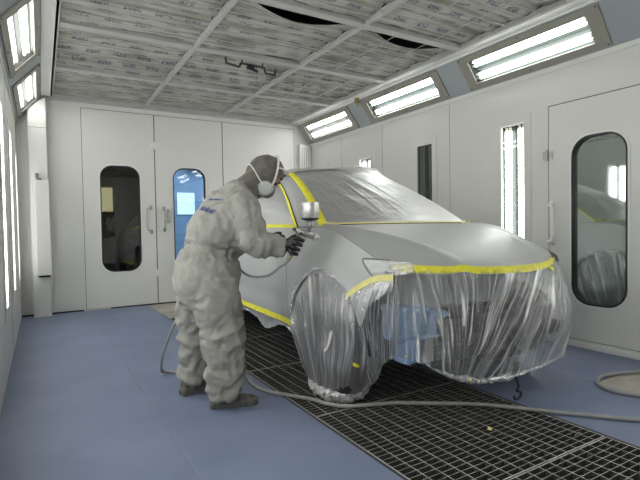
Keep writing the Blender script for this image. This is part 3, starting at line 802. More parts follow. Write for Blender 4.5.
bmesh.ops.create_cone(bm, segments=48, radius1=.24, radius2=.20, depth=.07, cap_ends=True, matrix=M)
shr = obj('fan_shroud', bm, BLACKP, CAR, 'auto')
bm = NB(); tube(bm, [V((XC + .30 + .20 * math.cos(a), 1.862, .47 + .20 * math.sin(a))) for a in [2 * PI * k / 40 for k in range(41)]], .008, 6); obj('shroud_ring', bm, GREYP, shr)
bm = NB(); box(bm, 1.60, 1.80, 1.90, 2.08, .44, .64, .03); box(bm, 1.63, 1.74, 1.88, 2.0, .33, .46, .02); wt = obj('washer_tank', bm, BLUEPL, CAR)
bm = NB(); tube(bm, cr([(1.78, 1.88, .62), (1.88, 1.86, .56), (1.84, 1.86, .48), (1.72, 1.87, .47)], 16), .014, 8); obj('washer_pipe', bm, BLUEPL, wt)
bm = NB(); box(bm, 1.80, 1.93, 1.86, 1.98, .46, .60, .025); obj('bracket_plate', bm, BLUEPL, wt)
for s in (-1, 1):
    bm = NB()
    tube(bm, [(XC + s * .66, 2.06, .655), (XC + s * .83, 2.01, .635)], [.045, .035], 12); tube(bm, [(XC + s * .64, 2.0, .36), (XC + s * .84, 1.98, .345)], [.06, .035], 12)
    if s > 0: obj('bumper_bracket', bm, BLACKP, CAR, True)
    else:
        bm.free(); bm = NB(); box(bm, XC - .74, XC - .60, 2.03, 2.2, .30, .62, .03); obj('inner_wing', bm, BLACKP, CAR)

# ---- draped films: paired top and bottom curves with folds running down
def drape(name, tops, bots, m, nu=320, nv=50, amp=1.0, freqs=((9, .016), (21, .011), (43, .007), (77, .0035)), bulge=.02, seed=1, hemwave=.01, parent=CAR, outw=None, mids=None):
    T = [V(p) for p in tops]; B = [V(p) for p in bots]; Mm = [V(p) for p in mids] if mids else None
    rnd = random.Random(seed); ph = [rnd.random() for _ in freqs]; dr = [rnd.uniform(-.6, .6) for _ in freqs]
    def f(u, v):
        a, b = lerpc(T, u), lerpc(B, u)
        if Mm:
            c = lerpc(Mm, u); p = a * (1 - v) * (1 - 2 * v) + c * 4 * v * (1 - v) + b * v * (2 * v - 1)
        else: p = a.lerp(b, v)
        du = .004; tan = (lerpc(T, min(1, u + du)).lerp(lerpc(B, min(1, u + du)), v) - lerpc(T, max(0, u - du)).lerp(lerpc(B, max(0, u - du)), v))
        n = V((tan.y, -tan.x, 0))
        n = n.normalized() if n.length > 1e-6 else V((0, -1, 0))
        d = 0; w = min(1, v * 9) * (1 if v < .93 else 1 - (v - .93) * 4)
        uu = u + .02 * math.sin(9 * u + seed) + .008 * noise.noise(V((u * 12, v * 2.5, seed)))
        for (F, A), p_, q in zip(freqs, ph, dr):
            x = (uu * F + p_ + q * v) % 1.0; tri = 1 - abs(2 * x - 1)
            k = .35 + 1.3 * abs(noise.noise(V((uu * F * .7, v * 1.6, p_ * 9))))
            d += A * k * (tri ** 2.2 - .3)
        d = d * amp * w + bulge * math.sin(PI * v) + .012 * noise.noise(p * 6) * w
        p = p + n * d
        p.z += hemwave * noise.noise(V((u * 30, seed, 0))) * v
        return p
    bm = NB(); bm.loops.layers.uv.new('folds'); grid(bm, nu, nv, f, uv=True)
    return obj(name, bm, m, parent, True)
hE = lambda U: hood((U + 1) / 2, 0) + V((0, -.006, -.004))
tops = [hE(u) for u in (-1, -.9, -.78, -.62, -.45, -.25, 0, .25, .5, .72, .88, 1)] + [V((XC + .80, 2.25, .80)), V((XC + .835, 2.45, .80))]
bots = [V(p) for p in ((1.575, 1.95, .39), (1.63, 1.83, .375), (1.71, 1.71, .325), (1.77, 1.665, .298), (1.80, 1.655, .292), (1.82, 1.652, .29), (1.85, 1.652, .28), (1.93, 1.654, .258), (2.15, 1.66, .238), (2.50, 1.71, .228), (2.80, 1.80, .205), (3.10, 1.93, .17), (3.20, 2.1, .17), (3.20, 2.4, .2))]
mids = [a.lerp(b, .5) + V((0, -.02, 0)) for a, b in zip(tops, bots)]
mids[11] = V((3.12, 1.985, .53)); mids[12] = V((3.19, 2.18, .5)); mids[10] = V((2.98, 1.83, .52)); mids[9] = V((2.68, 1.73, .53))
drape('front_film', tops, bots, FILMF, nu=620, nv=60, seed=3, mids=mids, amp=1.7, bulge=.012)
# crumpled, gathered hem along the bottom of the film
bm = NB()
def fhem(u, v):
    q = lerpc(bots, .12 + .72 * u); e = max(.15, math.sin(PI * u) ** .4); r = (.015 + .012 * noise.noise(V((u * 17, 0, 2)))) * e; a = 2 * PI * v
    q = q + V((0, r * 1.3 * math.cos(a), r * math.sin(a) + .004)) + V((noise.noise(V((u * 60, v * 3, 1))), noise.noise(V((u * 55, v * 3, 5))), noise.noise(V((u * 50, v * 4, 9))))) * .014 * e
    return q
grid(bm, 260, 12, fhem); obj('gathered_hem', bm, film('hem_film', white=.75, base=.34, edge=.5, rough=.25, wr=40, wdist=.006), bpy.data.objects['front_film'], True)
# film from the wing edge down behind the wheel
tops = [V(p) for p in ((1.515, 2.24, .675), (1.51, 2.12, .73), (1.515, 2.02, .785), (1.56, 1.96, .82), (1.62, 1.90, .85))]
bots = [V(p) for p in ((1.575, 2.13, .17), (1.575, 2.09, .20), (1.57, 2.04, .25), (1.555, 1.98, .33), (1.60, 1.90, .39))]
drape('wing_film', tops, bots, FILMF, nu=150, nv=50, seed=8, freqs=((5, .02), (11, .012), (23, .006)))
# loose flap hanging under the tape strip on the wing edge
tops = [V(p) for p in ((1.492, 2.235, .665), (1.488, 2.14, .715), (1.486, 2.05, .755), (1.50, 1.96, .79), (1.55, 1.88, .80))]
bots = [V(p) for p in ((1.488, 2.23, .63), (1.478, 2.15, .63), (1.470, 2.07, .53), (1.475, 1.99, .65), (1.54, 1.88, .74))]
drape('wing_flap', tops, bots, FILMS, nu=90, nv=24, seed=5, freqs=((5, .010), (12, .007)), bulge=.006)
bm = NB(); grid(bm, 40, 4, lambda u, v: lerpc(tops, u) + V((-.006 - .003 * noise.noise(V((u * 8, 0, 1))), -.004, -.012 + .034 * v))); obj('wing_edge_tape', bm, PTAPE, CAR, True)
# headlamp opening film and dark rim
bm = NB(); grid(bm, 16, 12, lambda u, v: V((1.505 + .16 * u, 2.07 - .19 * u, .885 - .005 * u)).lerp(V((1.515 + .14 * u, 1.99 - .14 * u, .80 + .02 * u)), v) + V((-.004, -.004, .004 * noise.noise(V((u * 6, v * 6, 0))))))
obj('headlamp_film', bm, film('headlamp_masking_film', white=.7, base=.28, edge=.4, wr=40, wdist=.006), CAR, True)
bm = NB(); tube(bm, cr([(1.60, 1.96, .885), (1.53, 2.06, .893), (1.508, 2.09, .885), (1.505, 2.04, .83), (1.515, 1.985, .79)], 30), .004, 6); obj('headlamp_opening_seal', bm, GREYP, CAR, True)
# hood tape
def tapestrip(name, f, m, n=120, w=.034, seed=0):
    bm = NB(); grid(bm, n, 5, lambda u, v: f(u, v) + V((0, -.003, 0)) * noise.noise(V((u * 40, v * 2, seed)))); return obj(name, bm, m, CAR, True)
tapestrip('bonnet_tape', lambda u, v: hood(.045 + .94 * u, 0) + V((0, -.012 - .004 * v, .010 - (.040 + .006 * noise.noise(V((u * 7, 0, 0)))) * v)), YTAPE)
tapestrip('bonnet_tape_end', lambda u, v: hood(.02 + .06 * u, 0) + V((0, -.015, .012 - .044 * v)), PTAPE, 20)
tapestrip('cowl_tape', lambda u, v: hood(.03 + .94 * u, 1) + V((0, -.022 + .03 * v, .004 + .012 * v)), PTAPE)
bm = NB(); grid(bm, 14, 4, lambda u, v: V((XC + .66 + .10 * u, 2.68 + .05 * u - .02 * v, 1.070 + .008 * math.sin(9 * u) + .035 * v * (1 - u * .6)))); obj('cowl_tape_corner', bm, YTAPE, CAR, True)
# tabs of tape
for p, s_ in (((1.83, 1.635, .295), .010), ((1.60, 1.85, .40), .009), ((1.482, 2.13, .31), .022), ((2.72, 1.775, .80), .022)):
    bm = NB(); grid(bm, 4, 4, lambda u, v: V(p) + V(((u - .5) * s_ * 2, -.006 * math.sin(PI * u), (v - .5) * s_ * .9 - u * s_ * 1.0))); obj('tape_tab', bm, YTAPE, CAR, True)
# windscreen film pulled over the roof front
def wfilm(u, v):
    if v < .86: p = wind(u, v / .86, .018)
    else: p = roof(u, (v - .86) / .14 * .10) + V((0, 0, .014))
    d = .5 + .5 * noise.noise(V((u * 7 + v * 6, v * 1.6, 2)))
    ridge = 0
    for F, A, q in ((4, .010, 2.0), (9, .005, 1.5), (23, .002, 2.6)):
        x = (u * F + v * q) % 1; ridge += A * (1 - abs(2 * x - 1)) ** 3
    w = min(1, u * 10, (1 - u) * 10) * min(1, v * 6)
    p = p + V((0, -.4, .9)) * (ridge * w * d)
    hump = max(0, min(1, (u - .45) / .35)) * max(0, min(1, (1.03 - u) / .12))
    p.z += .045 * hump * math.exp(-((v - .84) / .16) ** 2)
    return p
bm = NB(); grid(bm, 150, 100, wfilm); obj('windscreen_film', bm, FILMG, CAR, True)
# sill tape and skirt film
def sill(y, s=-1): return V((XC + s * (half(y, .40) + .006), y, .40 + .022 * (y - 3)))
for s in (-1, 1):
    bm = NB(); grid(bm, 70, 4, lambda u, v: sill(2.93 + 1.95 * u, s) + V((s * .004, 0, -.022 + .042 * v + .002 * noise.noise(V((u * 20, 0, s)))))); obj('sill_tape', bm, YTAPE, CAR, True)
tops = [sill(y) + V((0, 0, -.01)) for y in (2.94, 3.1, 3.3, 3.5, 3.8, 4.1, 4.5, 4.9)]
bots = [V((1.53, 2.60 + .0, .25)), V((1.55, 2.95, .29)), V((1.56, 3.22, .33)), V((1.535, 3.46, .265)), V((1.55, 3.7, .32)), V((1.55, 4.05, .35)), V((1.55, 4.5, .33)), V((1.55, 4.9, .3))]
drape('sill_film', tops, bots, FILMS, nu=160, nv=20, seed=11, freqs=((9, .012), (21, .008)), bulge=.012)
tops = [V((2 * XC - p.x, p.y, p.z)) for p in tops]; bots = [V((2 * XC - p.x, p.y, p.z)) for p in bots]
drape('sill_film', tops, bots, FILMS, nu=80, nv=12, seed=12, freqs=((9, .012),), bulge=-.012)
# wheel bags
rid_ = lambda p: 1 - abs(noise.noise(p)) * 2.4
for s in (-1, 1):
    X = lambda x: XC + s * (XC - x) * 1
    tp, bt, md = [], [], []
    for k in range(13):
        a = PI - PI * .80 * k / 12; y = HUB - AR * .99 * math.cos(a) * 1.0; y = HUB - AR * math.cos(PI - a) if False else HUB + AR * .985 * math.cos(PI - a) * -1 * -1
        tp.append(V((1.497 + .0, HUB + AR * .985 * math.cos(PI * .02 + PI * .78 * k / 12), HZ + AR * .985 * math.sin(PI * .02 + PI * .78 * k / 12) )))
    for k in range(13):
        t = k / 12
        bt.append(V((1.50 - .012 * math.sin(PI * t) + .05 * t ** 4, 2.69 - .34 * t, .04)))
        md.append(V((1.463 - .015 * math.sin(PI * t), HUB + (.355 - .73 * t), .36)))
    tp += [V((1.53, 2.19, .66)), V((1.57, 2.17, .66)), V((1.64, 2.15, .66))]
    bt += [V((1.59, 2.30, .05)), V((1.615, 2.24, .10)), V((1.615, 2.19, .16))]
    md += [V((1.51, 2.12, .36)), V((1.56, 2.105, .36)), V((1.62, 2.10, .36))]
    fl = lambda L: [V((XC - s * -1 * -(XC - p.x) if s < 0 else XC + (XC - p.x), p.y, p.z)) for p in L]
    fl = lambda L: [V((p.x if s < 0 else 2 * XC - p.x, p.y, p.z)) for p in L]
    wf = drape('wheel_film', fl(tp), fl(bt), FILMW, nu=220, nv=50, seed=21, freqs=((7, .010), (17, .007), (37, .004)), bulge=.0, mids=fl(md), hemwave=.0, amp=1 if s < 0 else -1)
    # bunched hem of the bag on the floor
    bm = NB()
    hpth = fl([V((1.52, 2.73, .11)), V((1.50, 2.67, .045)), V((1.487, 2.56, .034)), V((1.488, 2.45, .034)), V((1.525, 2.37, .036)), V((1.59, 2.31, .05)), V((1.62, 2.25, .095)), V((1.615, 2.19, .16))])
    def hem(u, v):
        q = lerpc(hpth, u); e = math.sin(PI * min(1, max(0, u))) ** .35; r = (.032 + .018 * noise.noise(V((u * 7, v * 2, 4)))) * e; a = 2 * PI * v
        k = .014 * e
        rr = V((-1 if s < 0 else 1, -.3, 0)) * (r * 1.25 * math.cos(a)) + V((0, 0, 1)) * (r * 1.1 * math.sin(a))
        q = q + rr + V((rid_(V((u * 16, v * 3, 1))), rid_(V((u * 13, v * 3, 7))) * .5, rid_(V((u * 15, v * 4, 3))))) * k
        q.z = max(q.z, .004); return q
    grid(bm, 140, 26, hem); obj('bunched_hem', bm, film('bunched_film', white=.9, base=.62, edge=.4, rough=.3, wr=40, wdist=.012), wf, True)
    # ragged tape and film around the wheel opening
    bm = NB()
    def archt(u, v):
        a = PI * (-.02 + .80 * u); r = AR - .022 + .036 * v + .006 * noise.noise(V((u * 40, v, 2)))
        y, z = HUB + r * math.cos(a), HZ + r * math.sin(a)
        return V((XC + s * (half(y, max(z, .4)) + .004 + .004 * noise.noise(V((u * 60, v * 2, 5)))), y, z))
    grid(bm, 110, 5, archt); obj('arch_tape', bm, film('arch_film_edge', white=.6, base=.42, edge=.5, wr=60, wdist=.01), wf, True)
bm = NB(); tube(bm, cr([(1.452, 2.33, .46), (1.447, 2.345, .40), (1.446, 2.37, .35), (1.447, 2.41, .32)], 14), [.004] + [.010] * 12 + [.004], 6)
obj('tape_crescent', bm, mat('whitish_tape', (.7, .66, .64), .6), CAR, True)
# tow strap hanging under the front
bm = NB(); tube(bm, cr([(2.42, 1.82, .24), (2.405, 1.80, .16), (2.43, 1.80, .10), (2.41, 1.80, .075)], 16), .007, 6)
st = obj('hanging_strap', bm, BLACKP, CAR, True)
bm = NB(); tube(bm, cr([(2.41, 1.80, .075), (2.44, 1.79, .06), (2.44, 1.80, .03), (2.40, 1.80, .025), (2.385, 1.80, .045)], 16), .008, 6); obj('hook', bm, BLACKP, st, True)

# ------------------------------------------------------------------ the painter
PER = thing('person', 'person in grey hooded coverall and respirator bending to spray the car with a gun', 'person', (.93, 2.85, 0))
def loft(bm, st, W=V((.12, -.99, 0)), n=20, p=2.3):
    """st: (x,y,z, a, b): a front-back, b sideways radii"""
    P = [V(s[:3]) for s in st]; R = []
    for i, s in enumerate(st):
        t = (P[min(i + 1, len(P) - 1)] - P[max(i - 1, 0)]).normalized(); w = (W - t * W.dot(t)).normalized(); nn = t.cross(w)
        ringv = []
        for k in range(n):
            a = 2 * PI * k / n; c, d = math.cos(a), math.sin(a)
            c = math.copysign(abs(c) ** (2 / p), c); d = math.copysign(abs(d) ** (2 / p), d)
            ringv.append(bm.verts.new(P[i] + nn * c * s[3] + w * d * s[4]))
        R.append(ringv)
    for a, b in zip(R, R[1:]):
        for k in range(n): bm.faces.new((a[k], a[(k + 1) % n], b[(k + 1) % n], b[k]))
    bm.faces.new(R[0][::-1]); bm.faces.new(R[-1])
def densify(st, n):
    L = [V(s[:3]) for s in st]; out = []
    for i in range(n):
        t = i / (n - 1); x = t * (len(st) - 1); k = min(int(x), len(st) - 2); f = x - k
        p = lerpc(L, t); out.append((*p, st[k][3] * (1 - f) + st[k + 1][3] * f, st[k][4] * (1 - f) + st[k + 1][4] * f))
    return out
torso = [(.885, 2.87, .60, .13, .17), (.875, 2.87, .70, .185, .20), (.885, 2.87, .82, .19, .195), (.915, 2.87, .93, .150, .165), (.945, 2.865, 1.00, .182, .197), (.965, 2.865, 1.04, .180, .200), (1.00, 2.865, 1.11, .165, .215), (1.045, 2.865, 1.20, .135, .222), (1.10, 2.865, 1.275, .10, .16), (1.145, 2.865, 1.325, .075, .085)]
legR = [(.90, 2.765, .76, .13, .125), (.905, 2.745, .60, .135, .12), (.925, 2.725, .44, .120, .108), (.925, 2.70, .28, .108, .098), (.925, 2.69, .16, .10, .088), (.930, 2.685, .075, .088, .080)]
legL = [(.865, 2.985, .76, .13, .125), (.845, 3.00, .58, .125, .115), (.85, 3.02, .40, .105, .10), (.835, 3.03, .26, .092, .088), (.825, 3.035, .16, .084, .078), (.830, 3.04, .095, .075, .07)]
armR = [(1.045, 2.735, 1.235, .075, .08), (1.075, 2.685, 1.175, .092, .088), (1.085, 2.655, 1.08, .088, .084), (1.10, 2.63, .985, .078, .078), (1.165, 2.60, .965, .070, .074), (1.23, 2.575, .958, .058, .060), (1.275, 2.558, .958, .044, .046)]
armL = [(1.08, 2.99, 1.24, .075, .08), (1.11, 3.05, 1.17, .085, .085), (1.14, 3.06, 1.07, .078, .078), (1.17, 3.05, 1.00, .072, .072), (1.24, 2.99, .985, .062, .062), (1.30, 2.94, .985, .043, .043)]
def suit_mesh(shrink=0, vox=.011, wrinkle=True):
    bm = NB()
    S = lambda L: [(*s[:3], max(.02, s[3] - shrink), max(.02, s[4] - shrink)) for s in L]
    loft(bm, densify(S(torso), 24)); 
    for L in (legR, legL): loft(bm, densify(S(L), 18))
    for L in (armR, armL): loft(bm, densify(S(L), 20), W=V((.1, -.6, .8)))
    return bm
bm = suit_mesh()
suit = obj('coverall', bm, SUIT, PER)
md = suit.modifiers.new('r', 'REMESH'); md.mode = 'VOXEL'; md.voxel_size = .0105; md.use_smooth_shade = True
md = suit.modifiers.new('s', 'SMOOTH'); md.iterations = 6; md.factor = .6
bake(suit)
me = suit.data; nrm = [v.normal.copy() for v in me.vertices]; r0 = ROOT[suit.name]
def rid(p): return 1 - abs(noise.noise(p)) * 2
for v, n in zip(me.vertices, nrm):
    p = v.co + r0; d = 0
    if p.x > 1.06 and p.z < 1.24 and p.z > .85 and p.y < 2.80:       # right arm: rings around the forearm
        q = V((p.x * 17, p.y * 6, p.z * 9)); d = .014 * rid(q) + .007 * rid(q * 2.1)
    elif p.z < .68:                                                   # trouser legs: slanting drag folds
        q = V((p.x * 10 + p.z * 5, p.y * 7, p.z * 9 - p.x * 7)); k = .7 + 1.1 * max(0, 1 - abs(p.z - .40) / .14) * .5 + (.9 if p.z < .24 else 0) * .6
        d = (.020 * rid(q) + .011 * rid(q * 1.9 + V((3, 1, 0)))) * k
    elif .87 < p.z < 1.00 and p.x < 1.06:                                            # gathered waist
        s_ = (p.z - p.x * .0); q = V((p.x * 22, p.y * 22, p.z * 7)); e = math.exp(-((p.z - .945 - (p.x - .9) * -.25) / .020) ** 2) + .6 * math.exp(-((p.z - .915 - (p.x - .9) * -.25) / .010) ** 2)
        d = .016 * rid(V((p.x * 26 + p.y * 8, p.y * 26, p.z * 5))) - .022 * e + .008 * rid(V((p.x * 9, p.y * 9, p.z * 26)))
    else:
        q = V((p.x * 7 + p.z * 3, p.y * 7, p.z * 5)); d = .015 * rid(q) + .008 * rid(q * 2.3)
    d += .0022 * noise.noise(p * 60)
    v.co += n * (d - .006)
for p in me.polygons: p.use_smooth = True
# body inside the coverall, with head and neck
hc = V((1.285, 2.855, 1.415)); F = V((.66, -.16, -.72)).normalized(); Rr = V((-.12, -.99, -.05)); Rr = (Rr - F * Rr.dot(F)).normalized(); Up = Rr.cross(F) * 1
if Up.z < 0: Up = -Up
HM = Matrix((( F.x, -Rr.x, Up.x, hc.x), (F.y, -Rr.y, Up.y, hc.y), (F.z, -Rr.z, Up.z, hc.z), (0, 0, 0, 1)))   # local x forward, y left, z up
H = lambda x, y, z: HM @ V((x, y, z))
bm = suit_mesh(.040)
loft(bm, densify([(1.10, 2.865, 1.27, .07, .08), (1.16, 2.86, 1.335, .058, .06), (1.225, 2.857, 1.37, .058, .06)], 8))
r = bmesh.ops.create_uvsphere(bm, u_segments=40, v_segments=28, radius=1)
for v in r['verts']:
    p = v.co.copy(); q = V((p.x * .097, p.y * .076, p.z * .115))
    if p.z < 0: q.y *= 1 - .22 * abs(p.z); q.x *= 1 - .08 * abs(p.z)
    if p.x > 0:
        q.x += .022 * math.exp(-((p.y * .076) / .010) ** 2 - ((q.z + .022) / .022) ** 2)      # nose
        q.x += .007 * math.exp(-((q.z - .022) / .012) ** 2)                                      # brow
        for s in (-1, 1): q.x -= .010 * math.exp(-((q.y - s * .032) / .014) ** 2 - ((q.z) / .012) ** 2)   # eye sockets
        q.x += .008 * math.exp(-((q.z + .060) / .010) ** 2 - (q.y / .025) ** 2)                # lips
        q.x += .010 * math.exp(-((q.z + .095) / .016) ** 2 - (q.y / .03) ** 2)                 # chin
    v.co = HM @ q
for s in (-1, 1):                                                                              # ears
    r = bmesh.ops.create_uvsphere(bm, u_segments=12, v_segments=10, radius=1)
    for v in r['verts']: v.co = H(-.005 + v.co.x * .018, s * .078 + v.co.y * .010, -.01 + v.co.z * .032)
body = obj('body', bm, SKIN, PER)
md = body.modifiers.new('r', 'REMESH'); md.mode = 'VOXEL'; md.voxel_size = .0075; md.use_smooth_shade = True
md = body.modifiers.new('s', 'SMOOTH'); md.iterations = 2; md.factor = .5
bake(body)
for p in body.data.polygons: p.use_smooth = True
for s in (-1, 1):
    bm = NB(); bmesh.ops.create_uvsphere(bm, u_segments=16, v_segments=12, radius=.0125, matrix=Matrix.Translation(H(.079, s * .032, 0)))
    obj('eye', bm, mat('eye_dark', (.03, .02, .02), .2), body, True)
    bm = NB(); tube(bm, cr([H(.094, s * .012, .020), H(.097, s * .03, .025), H(.086, s * .05, .020)], 10), [.002] + [.005] * 8 + [.002], 6); obj('eyebrow', bm, mat('brow_hair', (.04, .025, .02), .8), body, True)
# hood
bm = NB(); r = bmesh.ops.create_uvsphere(bm, u_segments=56, v_segments=40, radius=1)
kill = []
for v in r['verts']:
    p = v.co.copy(); q = V((p.x * .116 - .010, p.y * .103, p.z * .128 + .004))
    if p.z < -.3: q.x -= .02 * (-p.z - .3)
    a = q.x * 1.0 - .068
    if a > 0 and -.105 < q.z < .052 and abs(q.y) < .076: kill.append(v); continue
    q *= 1 + .045 * rid(V((q.x * 20, q.y * 20, q.z * 9)))
    v.co = HM @ q
bmesh.ops.delete(bm, geom=kill, context='VERTS')
# collar skirt from the hood onto the shoulders
loft(bm, densify([(1.135, 2.863, 1.30, .095, .11), (1.175, 2.86, 1.335, .088, .092), (1.215, 2.858, 1.365, .09, .09)], 8))
hood_o = obj('hood', bm, HOODM, PER, True)
# respirator
RES = NB()
r = bmesh.ops.create_uvsphere(RES, u_segments=24, v_segments=16, radius=1)
for v in r['verts']:
    p = v.co; v.co = H(.088 + p.x * .040, p.y * .050, -.062 + p.z * .048)
res = obj('respirator', RES, GREYP, PER, True)
for s in (-1, 1):
    bm = NB(); c = H(.052, s * .086, -.088); ax = (H(.07, s * .155, -.105) - H(.052, s * .086, -.088)).normalized()
    M = Matrix.Translation(c) @ ax.to_track_quat('Z', 'Y').to_matrix().to_4x4()
    rr = bmesh.ops.create_cone(bm, segments=36, radius1=.052, radius2=.042, depth=.034, cap_ends=True, matrix=Matrix.Identity(4))
    bmesh.ops.bevel(bm, geom=[e for e in bm.edges if len(e.link_faces) == 2 and any(len(f_.verts) > 8 for f_ in e.link_faces)], offset=.009, segments=3, affect='EDGES')
    for v in bm.verts: v.co.x *= 1.18 if True else 1
    bmesh.ops.transform(bm, matrix=M, verts=bm.verts[:]); obj('filter_pad', bm, MASKM, res, 'auto')
def strap(pts, r=.0042):
    bm = NB(); P = cr([H(*p) for p in pts], 24); tube(bm, P, r, 6); return bm
bm = strap([(.075, -.088, -.05), (.048, -.108, .01), (.012, -.110, .068), (-.028, -.066, .126), (-.045, 0, .143)], .0068); obj('head_strap', bm, STRAP, res, True)
bm = strap([(.012, -.109, .066), (.055, -.092, .092), (.10, -.046, .09)], .0055); obj('head_strap', bm, STRAP, res, True)
bm = strap([(.05, -.10, -.085), (-.02, -.11, -.075), (-.08, -.095, -.055), (-.12, -.05, -.04), (-.13, 0, -.035)], .0045); obj('neck_strap', bm, STRAP, res, True)
# back print
def on_back(x, z):
    dg = bpy.context.evaluated_depsgraph_get()
    o = V((x, 2.2, z)) - r0; return o
from mathutils.bvhtree import BVHTree
bv = BVHTree.FromPolygons([v.co + r0 for v in suit.data.vertices], [tuple(p.vertices) for p in suit.data.polygons])
# print plane: seen from behind-right of the painter
vd = V((.62, .76, -.12)).normalized(); ru = V((.76, -.62, 0)).normalized()
vu = ru.cross(vd) * 1.0
if vu.z < 0: vu = -vu
# the print leans with the back
cth, sth = math.cos(math.radians(-18)), math.sin(math.radians(-18)); eu = ru * cth + vu * sth; ev = -ru * sth + vu * cth
pc = V((.885, 2.80, 1.215))
def project(bm, c=pc):
    for v in bm.verts:
        q = c + eu * v.co.x + ev * v.co.y; h = bv.ray_cast(q - vd * .8, vd)
        v.co = (h[0] - vd * .004) if h[0] is not None else q
cu = bpy.data.curves.new('print', 'FONT'); cu.body = 'Saluber'; cu.size = .046; cu.align_x = 'CENTER'; cu.resolution_u = 2; cu.shear = .25; cu.offset = .0018
to = bpy.data.objects.new('tmp', cu); C.objects.link(to)
dg = bpy.context.evaluated_depsgraph_get(); dg.update(); tm = bpy.data.meshes.new_from_object(to.evaluated_get(dg)); bpy.data.objects.remove(to)
bm = NB(); bm.from_mesh(tm)
bmesh.ops.triangulate(bm, faces=bm.faces[:]); bmesh.ops.subdivide_edges(bm, edges=[e for e in bm.edges if e.calc_length() > .015], cuts=1)
for v in bm.verts: v.co.y -= .045
project(bm); obj('back_lettering', bm, LOGO, suit)
bm = NB(); grid(bm, 26, 4, lambda u, v: V((-.055 + .15 * u, .035 + .02 * (1 - math.cos(u * 2.2)) - .012 * u + (v - .5) * .018 * (1 - u) ** .7 * min(1, u * 5 + .3), 0))); project(bm); obj('back_swoosh', bm, LOGO, suit)
bm = NB(); grid(bm, 12, 3, lambda u, v: V((-.06 + .02 * u, .055 - .045 * (1 - u) + (v - .5) * .012, 0))); project(bm); obj('back_swoosh', bm, LOGO, suit)
# white collar tag
bm = NB(); grid(bm, 10, 4, lambda u, v: V((1.075 + .09 * u, 2.79 - .01 * u, 1.335 + .012 * math.sin(PI * u) + .018 * v))); obj('collar_tag', bm, mat('pale_blue_collar', (.55, .65, .68), .7), suit)

# shoes
def shoe(heel, toe, label):
    h, t = V(heel), V(toe); L = (t - h).length; d = (t - h).normalized(); w = V((-d.y, d.x, 0))
    P = lambda a, b, c: h + d * (a * L) + w * b + V((0, 0, c))
    bm = NB()
    outline = [(0, .0, .030), (.03, 0, .036), (.2, 0, .036), (.4, .0, .035), (.6, .002, .045), (.75, .002, .049), (.88, 0, .043), (.96, 0, .028), (1, 0, .010)]
    def sole(grow, z0, z1, pos):
        R0 = []
        for z in (z0, z1):
            lft = [P(a, b + (wd + grow), z) for a, b, wd in outline]; rgt = [P(a, b - (wd + grow), z) for a, b, wd in outline][::-1]
            R0.append([bm.verts.new(p) for p in lft + rgt])
        n = len(R0[0])
        for k in range(n): bm.faces.new((R0[0][k], R0[0][(k + 1) % n], R0[1][(k + 1) % n], R0[1][k]))
        bm.faces.new(R0[0][::-1]); bm.faces.new(R0[1])
    sole(.003, .003, .027, 0)
    top = NB(); rings = []
    hts = [(.015, .030, .085), (.08, .034, .105), (.2, .035, .112), (.34, .035, .108), (.46, .038, .090), (.6, .043, .070), (.75, .045, .060), (.88, .040, .052), (.95, .028, .044), (.985, .014, .034)]
    for a, wd, hh in hts:
        rings.append([top.verts.new(P(a, wd * math.cos(PI * k / 12) , .024 + (hh - .024) * math.sin(PI * k / 12) ** .75)) for k in range(13)])
    for a, b in zip(rings, rings[1:]):
        for k in range(12): top.faces.new((a[k], b[k], b[k + 1], a[k + 1]))
    top.faces.new(rings[0]); top.faces.new(rings[-1])
    sh = obj('shoe', top, SHOEM, PER, True)
    obj('sole', bm, SOLEM, sh)
    bm = NB()
    for k in range(4):
        a = .40 + .06 * k; hh = .098 - .011 * k
        tube(bm, cr([P(a, .022, hh - .010), P(a + .01, 0, hh + .004), P(a + .03, -.022, hh - .014)], 8), .0028, 6)
    tube(bm, cr([P(.40, 0, .108), P(.42, -.03, .10), P(.46, -.035, .075)], 8), .0025, 6)
    obj('laces', bm, BLACKP, sh)
shoe((.838, 2.735, 0), (1.115, 2.655, 0), '')
shoe((.745, 3.035, 0), (1.02, 3.085, 0), '')

# hands in gloves (skin modifier)
def glove(name, wrist, palm, fingers, thumb, rp=.026):
    me = bpy.data.meshes.new(name); vs = [V(wrist), V(wrist).lerp(V(palm), .5), V(palm)]; es = [(0, 1), (1, 2)]; rad = [.036, .038, .034]
    for i, ch in enumerate(fingers + [thumb]):
        prev = 2 if i < len(fingers) else 1
        for j, p in enumerate(ch):
            vs.append(V(p)); es.append((prev, len(vs) - 1)); prev = len(vs) - 1; rad.append((.0165, .0145, .013, .011, .009)[min(j, 4)])
    r_ = ROOT[PER.name]
    me.from_pydata([v - r_ for v in vs], es, []); o = bpy.data.objects.new(name, me); C.objects.link(o); o.parent = PER; ROOT[o.name] = r_
    o.modifiers.new('k', 'SKIN'); 
    for i, sv in enumerate(me.skin_vertices[0].data): sv.radius = (rad[i], rad[i]); sv.use_root = (i == 2)
    md = o.modifiers.new('b', 'SUBSURF'); md.levels = 2; md.render_levels = 2
    bake(o); o.data.materials.clear(); o.data.materials.append(GLOVE)
    for p in o.data.polygons: p.use_smooth = True
    return o
